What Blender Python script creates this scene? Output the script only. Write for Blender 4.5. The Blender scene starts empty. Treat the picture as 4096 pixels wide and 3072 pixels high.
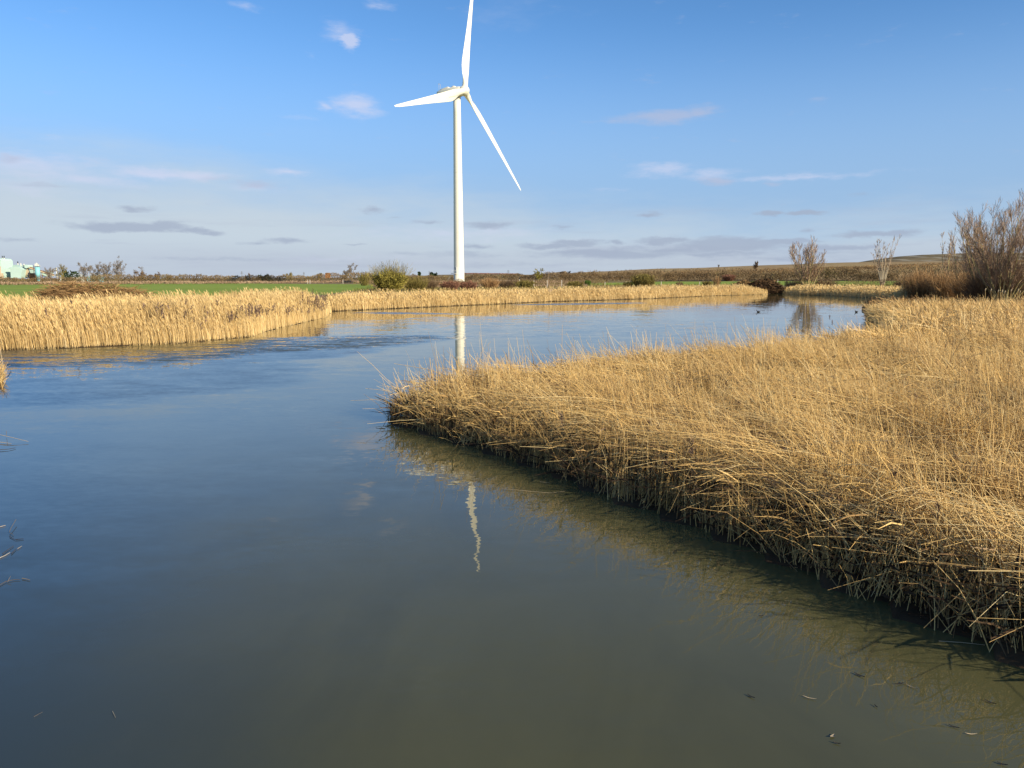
import bpy, math, numpy as np
from math import radians as RD, sin, cos, pi, atan2, hypot
rng = np.random.default_rng(11)
sc = bpy.context.scene
COL = sc.collection

# ------------------------------------------------------------------ camera
F, PIT, ROLL, EYE = 3076.0, RD(7.92), RD(-0.18), 3.2
cam = bpy.data.cameras.new('camera'); cam_ob = bpy.data.objects.new('camera', cam); COL.objects.link(cam_ob)
cam.sensor_width = 36.0; cam.lens = 36.0 * F / 4096.0; cam.clip_start = 0.05; cam.clip_end = 20000
from mathutils import Matrix, Vector
cam_ob.matrix_world = Matrix.Translation((0, 0, EYE)) @ Matrix.Rotation(pi / 2 - PIT, 4, 'X') @ Matrix.Rotation(ROLL, 4, 'Z')
sc.camera = cam_ob

def ray(px, py):
    u, v = px - 2048.0, 1536.0 - py
    c, s = cos(ROLL), sin(ROLL)
    u, v = c * u - s * v, s * u + c * v
    x, y, z = u / F, cos(PIT) + v / F * sin(PIT), -sin(PIT) + v / F * cos(PIT)
    return np.array([x, y, z])
def on_z(px, py, z=0.0):
    r = ray(px, py); t = (z - EYE) / r[2]; return (r[0] * t, r[1] * t)
def at(px, py, d):
    r = ray(px, py); t = d / r[1]; return (r[0] * t, d, EYE + r[2] * t)

# ------------------------------------------------------------------ world, sun, exposure
SUN_AZ, SUN_EL = RD(180 - 50), RD(23)          # clockwise from +Y
world = bpy.data.worlds.new("World"); sc.world = world; world.use_nodes = True
nt = world.node_tree; N, Lk = nt.nodes, nt.links
bg = N['Background']; bg.inputs[1].default_value = 0.138
sky = N.new('ShaderNodeTexSky'); sky.sky_type = 'NISHITA'; sky.sun_disc = False
sky.sun_elevation = SUN_EL; sky.sun_rotation = SUN_AZ
sky.altitude = 0; sky.air_density = 0.6; sky.dust_density = 0.2; sky.ozone_density = 5
def wm(op, a, b=None, c=None, clamp=False):
    n = N.new('ShaderNodeMath'); n.operation = op; n.use_clamp = clamp
    for i, v in enumerate((a, b, c)):
        if v is None: continue
        if isinstance(v, (int, float)): n.inputs[i].default_value = v
        else: Lk.new(v, n.inputs[i])
    return n.outputs[0]
def wv(op, a, b):
    n = N.new('ShaderNodeVectorMath'); n.operation = op
    for i, v in enumerate((a, b)):
        if isinstance(v, tuple): n.inputs[i].default_value = v
        elif v is not None: Lk.new(v, n.inputs[i])
    return n.outputs['Value'] if op == 'LENGTH' else n.outputs[0]
def wmix(f, a, b, mode='MIX'):
    n = N.new('ShaderNodeMix'); n.data_type = 'RGBA'; n.blend_type = mode
    for k, v in ((0, f), (6, a), (7, b)):
        if isinstance(v, (int, float)): n.inputs[k].default_value = v
        elif isinstance(v, tuple): n.inputs[k].default_value = (*v, 1)
        else: Lk.new(v, n.inputs[k])
    return n.outputs[2]
def wrange(v, a, b, lo=0.0, hi=1.0):
    n = N.new('ShaderNodeMapRange'); n.interpolation_type = 'SMOOTHSTEP'
    n.inputs[1].default_value = a; n.inputs[2].default_value = b; n.inputs[3].default_value = lo; n.inputs[4].default_value = hi
    Lk.new(v, n.inputs[0]); return n.outputs[0]
tc = N.new('ShaderNodeTexCoord'); sp = N.new('ShaderNodeSeparateXYZ'); Lk.new(tc.outputs['Generated'], sp.inputs[0])
az = wm('MULTIPLY', wm('ARCTAN2', sp.outputs[0], sp.outputs[1]), 180 / pi)
el = wm('MULTIPLY', wm('ARCSINE', sp.outputs[2]), 180 / pi)
cb = N.new('ShaderNodeCombineXYZ'); Lk.new(az, cb.inputs[0]); Lk.new(el, cb.inputs[1])
def wnoise(scale, detail, rough, sx, sy, off=0.0):
    m = wv('MULTIPLY', cb.outputs[0], (sx, sy, 1)); m = wv('ADD', m, (off, off * .7, off * 1.3))
    n = N.new('ShaderNodeTexNoise'); n.inputs['Scale'].default_value = scale; n.inputs['Detail'].default_value = detail
    n.inputs['Roughness'].default_value = rough; Lk.new(m, n.inputs['Vector']); return n
w1 = wnoise(0.55, 5, .62, .55, 1.6, 3)
warp = wv('MULTIPLY', wv('SUBTRACT', w1.outputs['Color'], (.5, .5, .5)), (3.0, 1.1, 0))
pos = wv('ADD', cb.outputs[0], warp)
ero = wnoise(0.8, 6, .65, .5, 1.8, 17).outputs[0]
def px_dir(x, y):          # x, y in the 2212 wide view of the photograph
    r = ray(x * 1.8517, y * 1.8517); return math.degrees(atan2(r[0], r[1])), math.degrees(math.asin(r[2] / np.linalg.norm(r)))
PXDEG = 1.8517 / F * 180 / pi
def blobs(lst):
    tot = None
    for (x, y, rx, ry, s) in lst:
        a, e = px_dir(x, y)
        d = wv('MULTIPLY', wv('SUBTRACT', pos, (a, e, 0)), (1 / (rx * PXDEG), 1 / (ry * PXDEG), 0))
        v = wm('MULTIPLY_ADD', wv('LENGTH', d, None), -s, s * 1.25)
        tot = v if tot is None else wm('MAXIMUM', tot, v)
    return wm('MAXIMUM', tot, 0.0)
bright = [(754, 86, 22, 19, 1.5), (735, 68, 45, 28, .55), (770, 228, 62, 28, .95), (705, 228, 24, 14, .7), (660, 254, 55, 9, .35),
    (540, 16, 32, 12, .5), (812, 6, 42, 14, .6), (675, 122, 22, 14, .3), (330, 372, 90, 13, .95), (430, 378, 90, 12, .9), (628, 374, 50, 10, .8), (60, 352, 150, 30, .75), (190, 388, 130, 22, .6), (40, 405, 140, 20, .5), (560, 405, 70, 12, .4), (1000, 505, 300, 22, .5), (760, 560, 400, 14, .3),
    (1430, 366, 95, 16, .65), (1540, 378, 90, 14, .6), (1740, 380, 230, 9, .6), (1330, 408, 60, 8, .3), (1290, 381, 40, 9, .25), (110, 300, 40, 7, .3)]
pink = [(1440, 250, 130, 17, .9), (1510, 243, 50, 17, .8), (1340, 262, 60, 10, .5), (560, 398, 55, 9, .8), (22, 342, 35, 9, .7), (1548, 391, 45, 11, .9), (1680, 396, 25, 8, .6),
    (1770, 217, 30, 10, .35), (480, 385, 55, 10, .5), (790, 430, 60, 12, .2)]
grey = [(120, 405, 150, 8, .4), (1450, 540, 240, 10, .8), (1230, 545, 120, 8, .7), (1700, 556, 200, 8, .6), (480, 560, 200, 7, .5), (280, 489, 125, 11, 1.2), (415, 497, 55, 8, 1.0), (460, 500, 32, 6, .9), (297, 449, 42, 7, .8), (808, 455, 42, 9, .7), (850, 471, 24, 5, .5), (30, 518, 60, 5, .5),
    (935, 484, 55, 6, .6), (1060, 485, 60, 10, .8), (1210, 488, 32, 5, .6), (1410, 459, 32, 7, .8), (1664, 460, 28, 7, 1.0), (1735, 460, 42, 7, 1.1),
    (1890, 503, 95, 8, 1.0), (1742, 498, 16, 5, .7), (1855, 422, 38, 9, .4), (640, 524, 62, 7, .7), (555, 525, 42, 5, .5), (762, 529, 38, 4, .6), (1035, 533, 60, 8, .8), (870, 549, 80, 8, .4), (1000, 550, 130, 9, .5),
    (1180, 531, 70, 7, 1.0), (1245, 524, 62, 9, 1.1), (1440, 521, 60, 8, 1.2), (1330, 524, 20, 6, .9), (1580, 529, 130, 17, 1.3), (1680, 522, 100, 8, 1.1), (1340, 548, 210, 13, 1.0), (1560, 548, 160, 8, .8), (1820, 532, 130, 9, .9), (1760, 545, 110, 8, .6), (1100, 570, 300, 10, .35)]
def layer(lst, k, lo, hi):
    b = blobs(lst)
    return wm('MULTIPLY', wrange(wm('SUBTRACT', b, wm('MULTIPLY', wm('SUBTRACT', ero, .40), 1.25)), lo, hi), k)
colr = wmix(1.0, sky.outputs[0], (.90, 1.10, 1.06), 'MULTIPLY')
EXPO = .5; K = 1 / 0.138 / 2 ** EXPO
def kc(*c): return tuple(v * K for v in c)
colr = wmix(wrange(el, 18.5, 3.5, 0, .90), colr, kc(.335, .49, .705))
# pale veil of thin haze near the horizon, higher to the left
lift = wrange(az, -38, 20, 4.6, 0.5)
vn = wnoise(0.30, 4, .6, .35, 1.5, 40).outputs[0]
v_el = wm('SUBTRACT', wm('SUBTRACT', el, lift), wm('MULTIPLY', wm('SUBTRACT', vn, .5), 4.5))
colr = wmix(wrange(v_el, 5.8, -.6, 0, .92), colr, kc(.585, .67, .745))
lowb = wnoise(0.4, 4, .6, .12, 1.2, 55).outputs[0]
colr = wmix(wm('MULTIPLY', wrange(el, 3.0, .6), wrange(lowb, .3, .6, .2, .6)), colr, kc(.455, .50, .62))
# general streaks of distant low cloud, everywhere round the horizon
st = wnoise(0.55, 6, .62, .16, 2.0, 71).outputs[0]
st_a = wm('MULTIPLY', wrange(st, .52, .68), wrange(el, 6.5, 1.5))
colr = wmix(wm('MULTIPLY', st_a, .35), colr, kc(.42, .47, .61))
# higher loose clouds outside of the low band, very sparse
hi = wnoise(0.12, 6, .6, .5, 1.4, 95).outputs[0]
colr = wmix(wm('MULTIPLY', wm('MULTIPLY', wrange(hi, .60, .80), wrange(el, 4, 30)), .35), colr, kc(.6, .66, .82))
colr = wmix(layer(bright, .70, .0, 1.0), colr, kc(.66, .70, .88))
colr = wmix(layer(pink, .62, .0, .9), colr, kc(.49, .53, .69))
colr = wmix(layer(grey, .78, .0, .85), colr, kc(.375, .44, .57))
Lk.new(colr, bg.inputs[0])

sun = bpy.data.lights.new('sun', 'SUN'); sun.energy = 5.0; sun.angle = RD(.53); sun.color = (1, .87, .65)
sun_ob = bpy.data.objects.new('sun', sun); COL.objects.link(sun_ob)
SV = Vector((sin(SUN_AZ) * cos(SUN_EL), cos(SUN_AZ) * cos(SUN_EL), sin(SUN_EL)))
sun_ob.rotation_euler = SV.to_track_quat('Z', 'Y').to_euler(); sun_ob.location = (20, -20, 30)
vs = sc.view_settings; vs.view_transform = 'Standard'; vs.look = 'None'; vs.exposure = EXPO; vs.gamma = 1.0; vs.use_curve_mapping = False
sc.cycles.use_denoising = True
sc.cycles.max_bounces = 6; sc.cycles.diffuse_bounces = 3

# ------------------------------------------------------------------ materials
class Mat:
    def __init__(s, name, rough=.9, spec=.2):
        s.m = bpy.data.materials.new(name); s.m.use_nodes = True; s.t = s.m.node_tree; s.n, s.l = s.t.nodes, s.t.links
        s.b = s.n['Principled BSDF']; s.b.inputs['Roughness'].default_value = rough; s.b.inputs['Specular IOR Level'].default_value = spec
    def put(s, sock, v):
        if isinstance(v, (int, float)): sock.default_value = v
        elif isinstance(v, tuple): sock.default_value = (*v, 1) if len(v) == 3 and sock.type == 'RGBA' else v
        else: s.l.new(v, sock)
    def math(s, op, a, b=0.0, c=None, clamp=False):
        n = s.n.new('ShaderNodeMath'); n.operation = op; n.use_clamp = clamp
        s.put(n.inputs[0], a); s.put(n.inputs[1], b)
        if c is not None: s.put(n.inputs[2], c)
        return n.outputs[0]
    def pos(s, scale=(1, 1, 1)):
        g = s.n.new('ShaderNodeNewGeometry'); v = s.n.new('ShaderNodeVectorMath'); v.operation = 'MULTIPLY'
        s.l.new(g.outputs['Position'], v.inputs[0]); v.inputs[1].default_value = scale; return v.outputs[0]
    def noise(s, scale, detail=4, rough=.55, vec=None, dist=0.0):
        n = s.n.new('ShaderNodeTexNoise'); n.inputs['Scale'].default_value = scale; n.inputs['Detail'].default_value = detail
        n.inputs['Roughness'].default_value = rough; n.inputs['Distortion'].default_value = dist
        s.l.new(vec if vec is not None else s.pos(), n.inputs['Vector']); return n.outputs[0]
    def ramp(s, f, stops):
        n = s.n.new('ShaderNodeValToRGB'); e = n.color_ramp.elements
        while len(e) < len(stops): e.new(.5)
        for i, (p, c) in enumerate(stops): e[i].position = p; e[i].color = (*c, 1)
        s.l.new(f, n.inputs[0]); return n.outputs[0]
    def mix(s, f, a, b, mode='MIX'):
        n = s.n.new('ShaderNodeMix'); n.data_type = 'RGBA'; n.blend_type = mode
        s.put(n.inputs[0], f); s.put(n.inputs[6], a); s.put(n.inputs[7], b); return n.outputs[2]
    def rng(s, v, a, b, lo=0.0, hi=1.0):
        n = s.n.new('ShaderNodeMapRange'); n.interpolation_type = 'SMOOTHSTEP'
        s.put(n.inputs[0], v)
        for i, q in enumerate((a, b, lo, hi)): n.inputs[i + 1].default_value = q
        return n.outputs[0]
    def attr(s, name='tint'):
        n = s.n.new('ShaderNodeAttribute'); n.attribute_name = name; return n.outputs['Fac']
    def color(s, v): s.put(s.b.inputs['Base Color'], v); return s
    def bump(s, h, dist, strength=1.0):
        n = s.n.new('ShaderNodeBump'); n.inputs['Distance'].default_value = dist; n.inputs['Strength'].default_value = strength
        s.l.new(h, n.inputs['Height']); s.l.new(n.outputs[0], s.b.inputs['Normal']); return n
    def translucent(s, col, f):
        tr = s.n.new('ShaderNodeBsdfTranslucent'); mx = s.n.new('ShaderNodeMixShader'); out = s.n['Material Output']
        s.put(tr.inputs[0], col); mx.inputs[0].default_value = f
        s.l.new(s.b.outputs[0], mx.inputs[1]); s.l.new(tr.outputs[0], mx.inputs[2]); s.l.new(mx.outputs[0], out.inputs[0]); return s

def tinted(name, stops, rough=.85, spec=.2, var=.25, vscale=.35, tr=0.0):
    m = Mat(name, rough, spec)
    c = m.ramp(m.attr(), stops)
    nz = m.noise(vscale, 3, .6)
    c = m.mix(var, c, m.ramp(nz, [(.3, (.45, .42, .40)), (.7, (1, 1, 1))]), 'MULTIPLY') if var else c
    m.color(c)
    if tr: m.translucent(c, tr)
    return m.m
def plain(name, col, rough=.7, spec=.3, nz=.12, scale=3.0):
    m = Mat(name, rough, spec); n = m.noise(scale, 5, .6)
    m.color(m.mix(1.0, col, m.ramp(n, [(.3, (1 - nz,) * 3), (.7, (1, 1, 1))]), 'MULTIPLY')); return m.m

M = {}
M['reed_near'] = tinted('matted_reed_straw', [(0, (.11, .065, .035)), (.22, (.34, .205, .085)), (.45, (.71, .455, .16)), (.8, (.88, .61, .24)), (1, (.88, .69, .35))], .55, .35, .35, .45, .06)
M['reed_far'] = tinted('standing_reed_straw', [(0, (.34, .22, .09)), (.2, (.62, .43, .18)), (.6, (.82, .60, .27)), (1, (.88, .70, .40))], .75, .25, .30, .25, .15)
M['gap_shade'] = tinted('reed_gap_shade', [(0, (.022, .014, .010)), (.6, (.055, .034, .020)), (1, (.13, .082, .042))], .9, .15, 0)  # near-black browns that paint the shade between the stems
M['reed_head'] = tinted('reed_plume', [(0, (.10, .065, .05)), (1, (.24, .165, .12))], .95, .1, 0)
M['twig_brown'] = tinted('brown_twig', [(0, (.07, .045, .028)), (.5, (.16, .10, .055)), (1, (.27, .185, .10))], .85, .2, .2, .2)
M['twig_grey'] = tinted('grey_twig', [(0, (.13, .11, .085)), (1, (.28, .23, .18))], .9, .2, .15, .1)
M['twig_pink'] = tinted('pinkish_twig', [(0, (.22, .145, .095)), (1, (.48, .34, .22))], .9, .2, .15, .3)
M['bark_green'] = tinted('green_yellow_bark', [(0, (.16, .135, .055)), (1, (.50, .41, .19))], .85, .2, .2, 1.5)
M['bark_pale'] = tinted('pale_bark', [(0, (.28, .23, .15)), (1, (.58, .50, .36))], .8, .2, .25, 2.0)
M['twig_olive'] = tinted('olive_twig', [(0, (.08, .065, .02)), (.5, (.20, .16, .045)), (1, (.32, .26, .07))], .85, .2, .15, .3)
M['twig_lichen'] = tinted('lichen_yellow_twig', [(0, (.10, .085, .02)), (.5, (.27, .23, .045)), (1, (.42, .36, .08))], .85, .2, .15, .5)
M['twig_orange'] = tinted('orange_brown_twig', [(0, (.20, .11, .045)), (.6, (.42, .25, .11)), (1, (.54, .34, .16))], .9, .2, .2, .5)
M['twig_red'] = tinted('red_brown_twig', [(0, (.15, .065, .04)), (1, (.36, .19, .12))], .9, .2, .15, .5)
M['hedge'] = tinted('winter_hedge', [(0, (.085, .058, .032)), (.35, (.17, .115, .062)), (.7, (.27, .19, .10)), (1, (.23, .20, .075))], .95, .1, .35, .05)
M['evergreen'] = tinted('evergreen_leaf', [(0, (.018, .03, .018)), (1, (.05, .075, .035))], .9, .15, 0)
M['greenleaf'] = tinted('fresh_green_leaf', [(0, (.05, .09, .015)), (1, (.14, .22, .04))], .8, .2, 0)
M['brush'] = tinted('cut_reed_heap', [(0, (.10, .058, .028)), (.6, (.30, .18, .08)), (1, (.60, .42, .19))], .95, .1, .4, .5)
M['brush_dark'] = tinted('dark_brushwood', [(0, (.03, .02, .013)), (.7, (.12, .07, .036)), (1, (.26, .16, .075))], .95, .1, .3, .7)
M['debris'] = tinted('wet_debris', [(0, (.02, .015, .012)), (.5, (.10, .075, .05)), (1, (.50, .40, .26))], .6, .4, 0)
M['white_paint'] = plain('white_gloss_paint', (.80, .765, .635), .35, .5, .05, .4)
M['grey_paint'] = plain('light_grey_paint', (.45, .46, .45), .5, .4, .08, 1)
M['dark_metal'] = plain('dark_metal', (.05, .06, .07), .5, .4)
M['mint'] = plain('mint_green_cladding', (.50, .67, .59), .6, .3, .10, .15)
M['mint_grey'] = plain('grey_green_cladding', (.34, .46, .43), .6, .3, .10, .15)
M['cream'] = plain('stained_cream_cladding', (.55, .45, .30), .7, .3, .2, .2)
M['turquoise'] = plain('turquoise_painted_steel', (.24, .54, .58), .5, .4, .08, .3)
M['rust'] = plain('rusty_steel', (.30, .15, .06), .9, .2, .3, .6)
M['orange_brick'] = plain('orange_cladding', (.55, .20, .06), .8, .2, .15, .5)
M['dark_green_paint'] = plain('dark_green_paint', (.04, .11, .06), .7)
M['shed_grey'] = plain('pale_grey_shed', (.40, .43, .42), .7)
M['post_wood'] = plain('pale_post_wood', (.55, .50, .42), .8)
M['bird_black'] = plain('black_feathers', (.012, .012, .014), .6, .3)
M['bird_white'] = plain('white_bill', (.75, .70, .66), .5, .3)
M['pylon_steel'] = plain('galvanised_steel', (.22, .23, .25), .6, .4)
M['cattail'] = plain('fluffy_cattail', (.42, .34, .22), .95, .05, .25, 60)

def ground_mat(name, stops, s1=.15, s2=2.5, bumpd=.05):
    m = Mat(name, .95, .1)
    a = m.noise(s1, 6, .65); b = m.noise(s2, 5, .7)
    f = m.math('ADD', m.math('MULTIPLY', a, .65), m.math('MULTIPLY', b, .35))
    m.color(m.ramp(f, stops)); m.bump(b, bumpd, .6); return m.m
M['ground'] = ground_mat('rough_winter_grass', [(.32, (.13, .085, .045)), (.45, (.24, .165, .09)), (.53, (.19, .16, .065)), (.62, (.30, .215, .12)), (.75, (.16, .16, .05))], .06, 1.2)
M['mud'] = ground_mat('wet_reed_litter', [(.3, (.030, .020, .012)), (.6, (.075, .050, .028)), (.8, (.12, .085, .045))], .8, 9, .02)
M['hill'] = ground_mat('tawny_hill_grass', [(.34, (.16, .105, .05)), (.45, (.27, .185, .09)), (.55, (.33, .235, .12)), (.66, (.20, .165, .065))], .02, .25, .3)
m = Mat('winter_wheat', .9, .15)
g1 = m.noise(.035, 4, .6); g2 = m.noise(1.2, 5, .7, m.pos((1, .25, 1)))
gc = m.ramp(m.math('ADD', m.math('MULTIPLY', g1, .6), m.math('MULTIPLY', g2, .4)), [(.35, (.18, .245, .030)), (.55, (.235, .305, .036)), (.7, (.30, .34, .06))])
m.color(gc); m.bump(g2, .05, .5); M['wheat'] = m.m
m = Mat('terraced_spoil_grass', .95, .1)
t1 = m.noise(.012, 5, .65); t2 = m.noise(.12, 5, .7)
tcx = m.pos((1.0, .55, 0)); wv_ = m.n.new('ShaderNodeTexWave'); wv_.inputs['Scale'].default_value = .012; wv_.inputs['Distortion'].default_value = 3.5; wv_.inputs['Detail'].default_value = 3
m.l.new(tcx, wv_.inputs['Vector'])
bc = m.ramp(m.math('ADD', m.math('MULTIPLY', t1, .6), m.math('MULTIPLY', t2, .4)), [(.38, (.11, .085, .042)), (.5, (.17, .13, .068)), (.62, (.24, .185, .105))])
m.color(m.mix(m.rng(wv_.outputs['Fac'], .78, .97, 0, .65), bc, (.36, .32, .24))); M['hill2'] = m.m

# water: turbid olive body under a clear reflecting surface
m = Mat('turbid_pond_water', .015, .5); m.b.inputs['IOR'].default_value = 1.40
s1 = m.noise(.10, 3, .5, m.pos((.6, 1, 1))); s2 = m.noise(.55, 5, .6, m.pos((1, .55, 1)), .6)
silt = m.math('ADD', m.math('MULTIPLY', s1, .6), m.math('MULTIPLY', s2, .4))
m.color(m.ramp(silt, [(.32, (.056, .055, .027)), (.5, (.080, .077, .034)), (.68, (.100, .094, .040))]))
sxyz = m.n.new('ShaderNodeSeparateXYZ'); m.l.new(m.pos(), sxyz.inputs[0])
shade_ramp = m.rng(m.math('ADD', m.math('ADD', sxyz.outputs[0], m.math('MULTIPLY', sxyz.outputs[1], .6)), m.math('MULTIPLY', m.math('SUBTRACT', s1, .5), 4.0)), -1.4, 2.0)  # shade over the left water, painted into its colour by position
m.color(m.mix(shade_ramp, (.032, .042, .040), m.b.inputs['Base Color'].links[0].from_socket))
def zone(cx, cy, rx, ry, ang=0.0):
    g = m.pos(); a = m.n.new('ShaderNodeVectorMath'); a.operation = 'SUBTRACT'; m.l.new(g, a.inputs[0]); a.inputs[1].default_value = (cx, cy, 0)
    r = m.n.new('ShaderNodeVectorRotate'); r.rotation_type = 'Z_AXIS'; r.inputs['Angle'].default_value = -ang; m.l.new(a.outputs[0], r.inputs[0])
    b = m.n.new('ShaderNodeVectorMath'); b.operation = 'MULTIPLY'; m.l.new(r.outputs[0], b.inputs[0]); b.inputs[1].default_value = (1 / rx, 1 / ry, 0)
    l = m.n.new('ShaderNodeVectorMath'); l.operation = 'LENGTH'; m.l.new(b.outputs[0], l.inputs[0])
    wn = m.math('MULTIPLY', m.math('SUBTRACT', m.noise(.35, 3, .6), .5), .6)
    return m.rng(m.math('ADD', l.outputs['Value'], wn), 1.15, .75)
def zpx(pts):      # a ripple patch spanned by two photo points, half depth in metres
    out = None
    for (x0, y0, x1, y1, hd) in pts:
        a, b = on_z(x0, y0), on_z(x1, y1)
        z = zone((a[0] + b[0]) / 2, (a[1] + b[1]) / 2, hypot(b[0] - a[0], b[1] - a[1]) / 2, hd, atan2(b[1] - a[1], b[0] - a[0]))
        out = z if out is None else m.math('MAXIMUM', out, z)
    return out
rough_zone = zpx([(-500, 1450, 1150, 1385, 5.2), (500, 1400, 1800, 1350, 4.2), (1380, 1250, 1820, 1256, 1.6), (2000, 1220, 2560, 1212, 2.4)])
def slope(scale, detail, vec, off):
    v = m.n.new('ShaderNodeVectorMath'); v.operation = 'ADD'; m.l.new(vec, v.inputs[0]); v.inputs[1].default_value = (off, off * 2, 0)
    n = m.n.new('ShaderNodeTexNoise'); n.inputs['Scale'].default_value = scale; n.inputs['Detail'].default_value = detail; n.inputs['Roughness'].default_value = .55; m.l.new(v.outputs[0], n.inputs['Vector'])
    c = m.n.new('ShaderNodeVectorMath'); c.operation = 'SUBTRACT'; m.l.new(n.outputs['Color'], c.inputs[0]); c.inputs[1].default_value = (.5, .5, .5); return c.outputs[0]
def vscale(v, f):
    c = m.n.new('ShaderNodeVectorMath'); c.operation = 'SCALE'; m.l.new(v, c.inputs[0]); m.put(c.inputs['Scale'], f); return c.outputs[0]
def vadd(a_, b_):
    c = m.n.new('ShaderNodeVectorMath'); c.operation = 'ADD'; m.l.new(a_, c.inputs[0]); m.l.new(b_, c.inputs[1]); return c.outputs[0]
sc_ = slope(1.0, 2, m.pos((.7, 1.7, 1)), 3.0); sf_ = slope(6.0, 2, m.pos((.8, 1.6, 1)), 9.0); ww = m.noise(.30, 3, .6, m.pos((.7, 1, 1)))
calm = m.rng(ww, .35, .65, .4, 1.4)
mild = zpx([(-700, 1590, 1200, 1450, 6.5), (700, 1440, 1500, 1385, 3.5)]); faint = zpx([(1000, 1300, 3100, 1300, 12.0)])
st1 = m.math('ADD', m.math('ADD', m.math('MULTIPLY', calm, .035), m.math('ADD', m.math('MULTIPLY', mild, .06), m.math('MULTIPLY', faint, .045))), m.math('MULTIPLY', rough_zone, .55))
st2 = m.math('ADD', m.math('ADD', m.math('MULTIPLY', calm, .034), m.math('ADD', m.math('MULTIPLY', mild, .06), m.math('MULTIPLY', faint, .05))), m.math('MULTIPLY', rough_zone, .42))
sl = vadd(vscale(sc_, st1), vscale(sf_, st2))
fl_ = m.n.new('ShaderNodeVectorMath'); fl_.operation = 'MULTIPLY'; m.l.new(sl, fl_.inputs[0]); fl_.inputs[1].default_value = (1, 1, 0)
up_ = m.n.new('ShaderNodeVectorMath'); up_.operation = 'ADD'; m.l.new(fl_.outputs[0], up_.inputs[0]); cz_ = m.n.new('ShaderNodeCombineXYZ'); cz_.inputs[2].default_value = 1.0; m.l.new(m.math('ADD', m.math('ADD', m.math('MULTIPLY', mild, -.05), m.math('MULTIPLY', rough_zone, -.095)), m.math('MULTIPLY', faint, -.004)), cz_.inputs[1]); m.l.new(cz_.outputs[0], up_.inputs[1])
no_ = m.n.new('ShaderNodeVectorMath'); no_.operation = 'NORMALIZE'; m.l.new(up_.outputs[0], no_.inputs[0]); m.l.new(no_.outputs[0], m.b.inputs['Normal'])
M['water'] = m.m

# ------------------------------------------------------------------ mesh helpers
def tag(o, label=None, cat=None, group=None, kind=None):
    if label: o['label'] = label
    if cat: o['category'] = cat
    if group: o['group'] = group
    if kind: o['kind'] = kind
    return o
def empty(name, loc, label, cat, group=None):
    o = bpy.data.objects.new(name, None); o.location = loc; COL.objects.link(o); o.empty_display_size = .3
    return tag(o, label, cat, group)
def build(name, V, Fc, mat, parent=None, base=None, tint=None, smooth=True, mesh_name=None):
    V = np.asarray(V, float).reshape(-1, 3)
    if parent is not None:
        off = np.zeros(3); q_ = parent
        while q_ is not None: off = off + np.array(q_.location); q_ = q_.parent
    else: off = np.array(base if base is not None else (0, 0, 0), float)
    me = bpy.data.meshes.new(mesh_name or name)
    if isinstance(Fc, np.ndarray):
        n, k = Fc.shape
        me.vertices.add(len(V)); me.vertices.foreach_set('co', (V - off).astype(np.float32).ravel())
        me.loops.add(n * k); me.loops.foreach_set('vertex_index', Fc.astype(np.int32).ravel())
        me.polygons.add(n); me.polygons.foreach_set('loop_start', np.arange(0, n * k, k, dtype=np.int32))
        me.update(calc_edges=True)
    else:
        me.from_pydata([tuple(v) for v in (V - off)], [], [tuple(int(i) for i in f) for f in Fc]); me.update()
    if tint is not None:
        a = me.attributes.new('tint', 'FLOAT', 'POINT'); a.data.foreach_set('value', np.asarray(tint, np.float32))
    me.polygons.foreach_set('use_smooth', [smooth] * len(me.polygons))
    me.materials.append(M[mat] if isinstance(mat, str) else mat)
    o = bpy.data.objects.new(name, me); COL.objects.link(o)
    if parent is not None: o.parent = parent
    else: o.location = off
    return o
def tubes(P, R, sides=3, tint=None):
    """P (N,K,3), R (N,K): closed-less tubes; returns V, quads, tint"""
    Nn, Kk, _ = P.shape
    T = np.gradient(P, axis=1); T /= np.linalg.norm(T, axis=2, keepdims=True) + 1e-9
    ref = np.zeros((Nn, 1, 3)); ph = rng.uniform(0, 2 * pi, Nn)
    ref[:, 0, 0] = np.cos(ph); ref[:, 0, 1] = np.sin(ph); ref[:, 0, 2] = .13
    A = np.cross(T, np.broadcast_to(ref, T.shape)); A /= np.linalg.norm(A, axis=2, keepdims=True) + 1e-9
    B = np.cross(T, A)
    if sides == 2:
        V = np.stack([P + A * R[..., None], P - A * R[..., None]], 2)
    else:
        th = np.arange(sides) * 2 * pi / sides
        V = P[:, :, None] + R[:, :, None, None] * (A[:, :, None] * np.cos(th)[:, None] + B[:, :, None] * np.sin(th)[:, None])
    idx = np.arange(Nn * Kk * sides).reshape(Nn, Kk, sides)
    if sides == 2:
        Q = np.stack([idx[:, :-1, 0], idx[:, :-1, 1], idx[:, 1:, 1], idx[:, 1:, 0]], -1).reshape(-1, 4)
    else:
        nx = np.roll(idx, -1, axis=2)
        Q = np.stack([idx[:, :-1], nx[:, :-1], nx[:, 1:], idx[:, 1:]], -1).reshape(-1, 4)
    if tint is None: tint = rng.uniform(0, 1, Nn)
    return V.reshape(-1, 3), Q, np.repeat(tint, Kk * sides)
def cat3(lst):
    Vs, Qs, Ts, o = [], [], [], 0
    for V, Q, T in lst:
        Vs.append(V); Qs.append(Q + o); Ts.append(T); o += len(V)
    return np.concatenate(Vs), np.concatenate(Qs), np.concatenate(Ts)
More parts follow.
